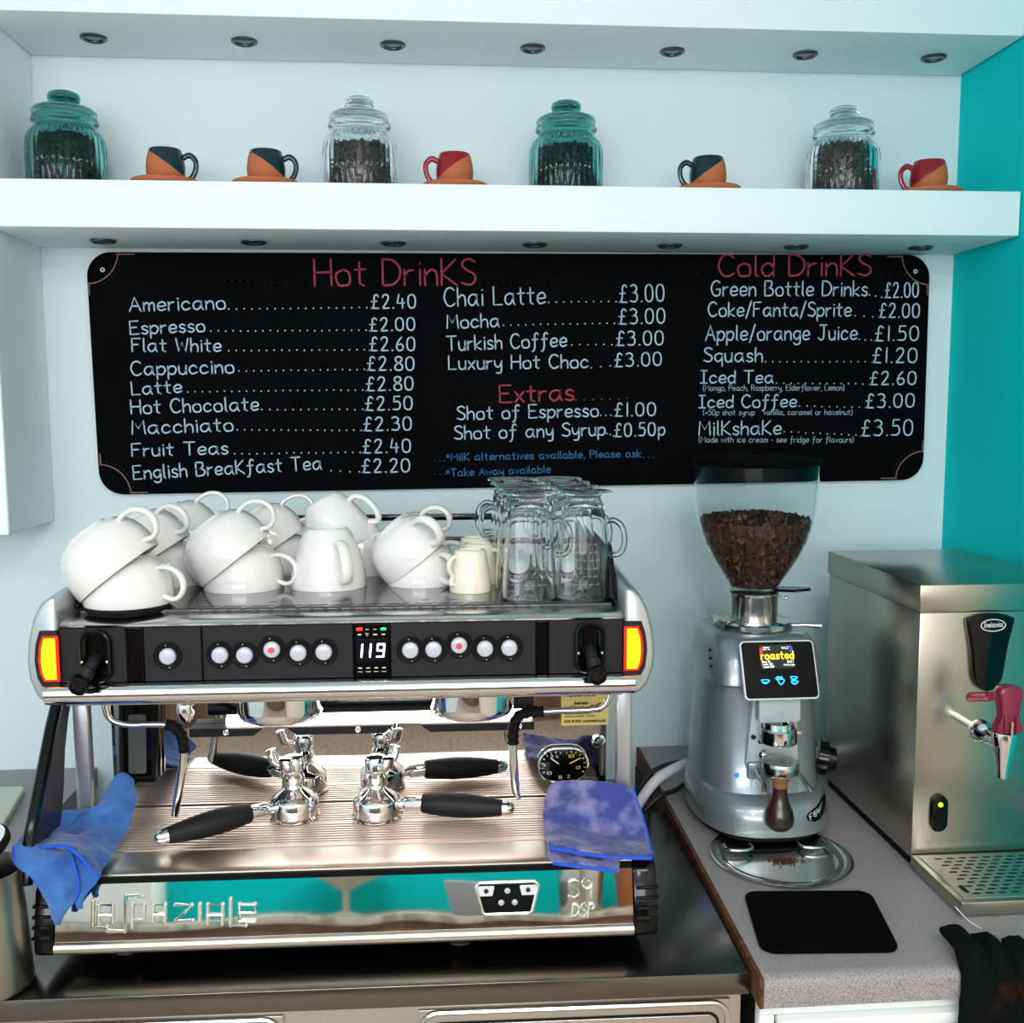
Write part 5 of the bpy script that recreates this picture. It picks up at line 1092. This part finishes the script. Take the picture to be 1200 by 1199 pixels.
# switch
b = MB(); b.prism(rrect(.7710, .7995, .9680, 1.0270, .0140, 8), byf - .006, byf - .0003, 'y', .002, 2); sw = B_('power_switch', b, 'gloss')
b = MB(); b.prism(rrect(.7775, .7930, .9760, 1.0050, .0060, 5), byf - .0085, byf - .0058, 'y', .001, 1); B_('rocker', b, 'matte', sw)
b = MB(); b.ball((.7858, byf - .0065, 1.0130), .0036, 12); B_('light', b, 'limel', sw)

# ------------------------------------------------------------------ hoses and cables behind
def cable(name, pts, r, m, label, cat):
    b = MB(); b.tube(crom(pts, 8), r, 12); return tag(b.build(name, M_[m]), label, cat)
cable('water_hose', [(.29, 1.82, .72), (.325, 1.80, .815), (.370, 1.80, .888), (.415, 1.81, .941), (.500, 1.872, .950), (.60, 1.90, .951), (.730, 1.90, .948), (.80, 1.90, .951), (.86, 1.90, .955)], .0098, 'hose', 'white water hose curving up behind the grinder to the boiler', 'hose')
cable('power_cable', [(.30, 1.86, .75), (.365, 1.865, .860), (.392, 1.87, .900), (.425, 1.88, .932), (.480, 1.89, .943), (.56, 1.92, .935), (.70, 1.925, .920)], .0042, 'cable', 'black power cable looping highest behind the white hose', 'cable')
cable('power_cable', [(.31, 1.79, .78), (.362, 1.775, .870), (.405, 1.775, .917), (.445, 1.80, .921), (.485, 1.855, .9135), (.56, 1.872, .9135), (.66, 1.880, .9135), (.73, 1.89, .9135)], .0046, 'cable', 'black power cable running low in front of the white hose', 'cable')

# ------------------------------------------------------------------ left edge: jug, lid, board; right edge: hanging cloth
b = MB(); jp = [(0, .0015), (.050, .0015), (.054, .004), (.0550, .010), (.0520, .060), (.0490, .105), (.0470, .125), (.0475, .148), (.0505, .158)]
b.lathe(jp + [(r - .0012, z) for r, z in jp[::-1][:-2]] + [(0, .004)], 56); jg = b.build('steel_jug', M_['steel'], None, (-.5750, 1.277, .900), smooth=50); tag(jg, 'brushed steel milk jug at the left end of the espresso machine', 'jug')
b = MB(); b.lathe([(0, 0), (.043, 0), (.0450, .002), (.0450, .010), (.0435, .012), (0, .0122)], 40); ld = b.build('jar_lid', M_['matte'], None, (-.5850, 1.285, 1.0745), (R(14), R(-14), 0), smooth=40); tag(ld, 'round black lid with a white label resting on the steel jug', 'lid')
b = MB(); b.lathe([(0, .0124), (.0415, .0124), (.0415, .0128), (0, .0128)], 40); lb_ = b.build('label', M_['lid'], ld)
b = MB()
for k in range(3): write(b, 'ooo', .002 + k * .002, -.006 + k * .007, .032 - k * .004, -.006 + k * .007, .004, .0009, lambda u, v: (u, v, .0130), n=2) if False else ribbon(b.bm, [(.004 + k * .003, -.008 + k * .008), (.018, -.006 + k * .008), (.033 - k * .004, -.008 + k * .008)], .0016, lambda u, v: (u, v, .0130))
b.build('print', M_['pinktxt'], lb_, smooth=None)
b = MB(); b.prism(rquad([(-1.10, 1.760), (-.752, 1.760), (-.785, 1.945), (-1.10, 1.945)], .012, 4), .9004, .915, 'z', .002, 1); bdd = b.build('chopping_board', M_['cboard']); tag(bdd, 'off-white board lying on the left worktop by the wall', 'board')
hk = MB(); hk.tube(crom([(.733, 1.322, .926), (.742, 1.300, .916), (.752, 1.285, .9125)], 5), .0009, 6); tag(hk.build('hanging_loop', M_['lid']), 'thin white thread loop at the corner of the boiler drip tray', 'thread')
tc_ = empty('bar_towel', (.735, 1.2, .9)); tag(tc_, 'dark terry bar towel with a brown patch hanging over the worktop edge', 'towel')
def fold(name, xc, w, zt, yb, seed, zl=.52, w2=1.35):
    rows = []
    for i in range(14):
        s = i / 13
        if s < .28: t = s / .28; y = yb - (yb - 1.180) * t; z = zt - .012 * t ** 2
        else: t = (s - .28) / .72; y = 1.180 - .006 * math.sin(t * 3); z = zt - .012 - (zt - .012 - zl) * t
        ww = w * (.55 + .45 * min(s / .25, 1)) * (1 + (w2 - 1) * s); row = []
        for j in range(9):
            u = j / 8 * 2 - 1
            row.append(Vector((xc + u * ww / 2 + .006 * math.sin(seed + s * 4), y - .016 * math.cos(u * PI / 2) + (.012 if s > .2 else 0), z + .012 * math.cos(u * PI / 2) * (1 if s < .3 else 0)))  - Vector((.735, 1.2, .9)))
        rows.append(row)
    b = MB(); b.grid(rows); o = b.build(name, M_['barcloth'], tc_, smooth=180, solid=.008, sub=2)
    tx = bpy.data.textures.new('terry_wrinkles', 'CLOUDS'); tx.noise_scale = .03; dm = o.modifiers.new('wrinkles', 'DISPLACE'); dm.texture = tx; dm.strength = .010; dm.mid_level = .5; dm.texture_coords = 'GLOBAL'
    return o
fold('fold', .6900, .042, .928, 1.262, 0., w2=1.35); fold('fold', .7230, .040, .922, 1.258, 1.2, w2=1.2); fold('fold', .7600, .042, .920, 1.245, 2.1, w2=1.2)
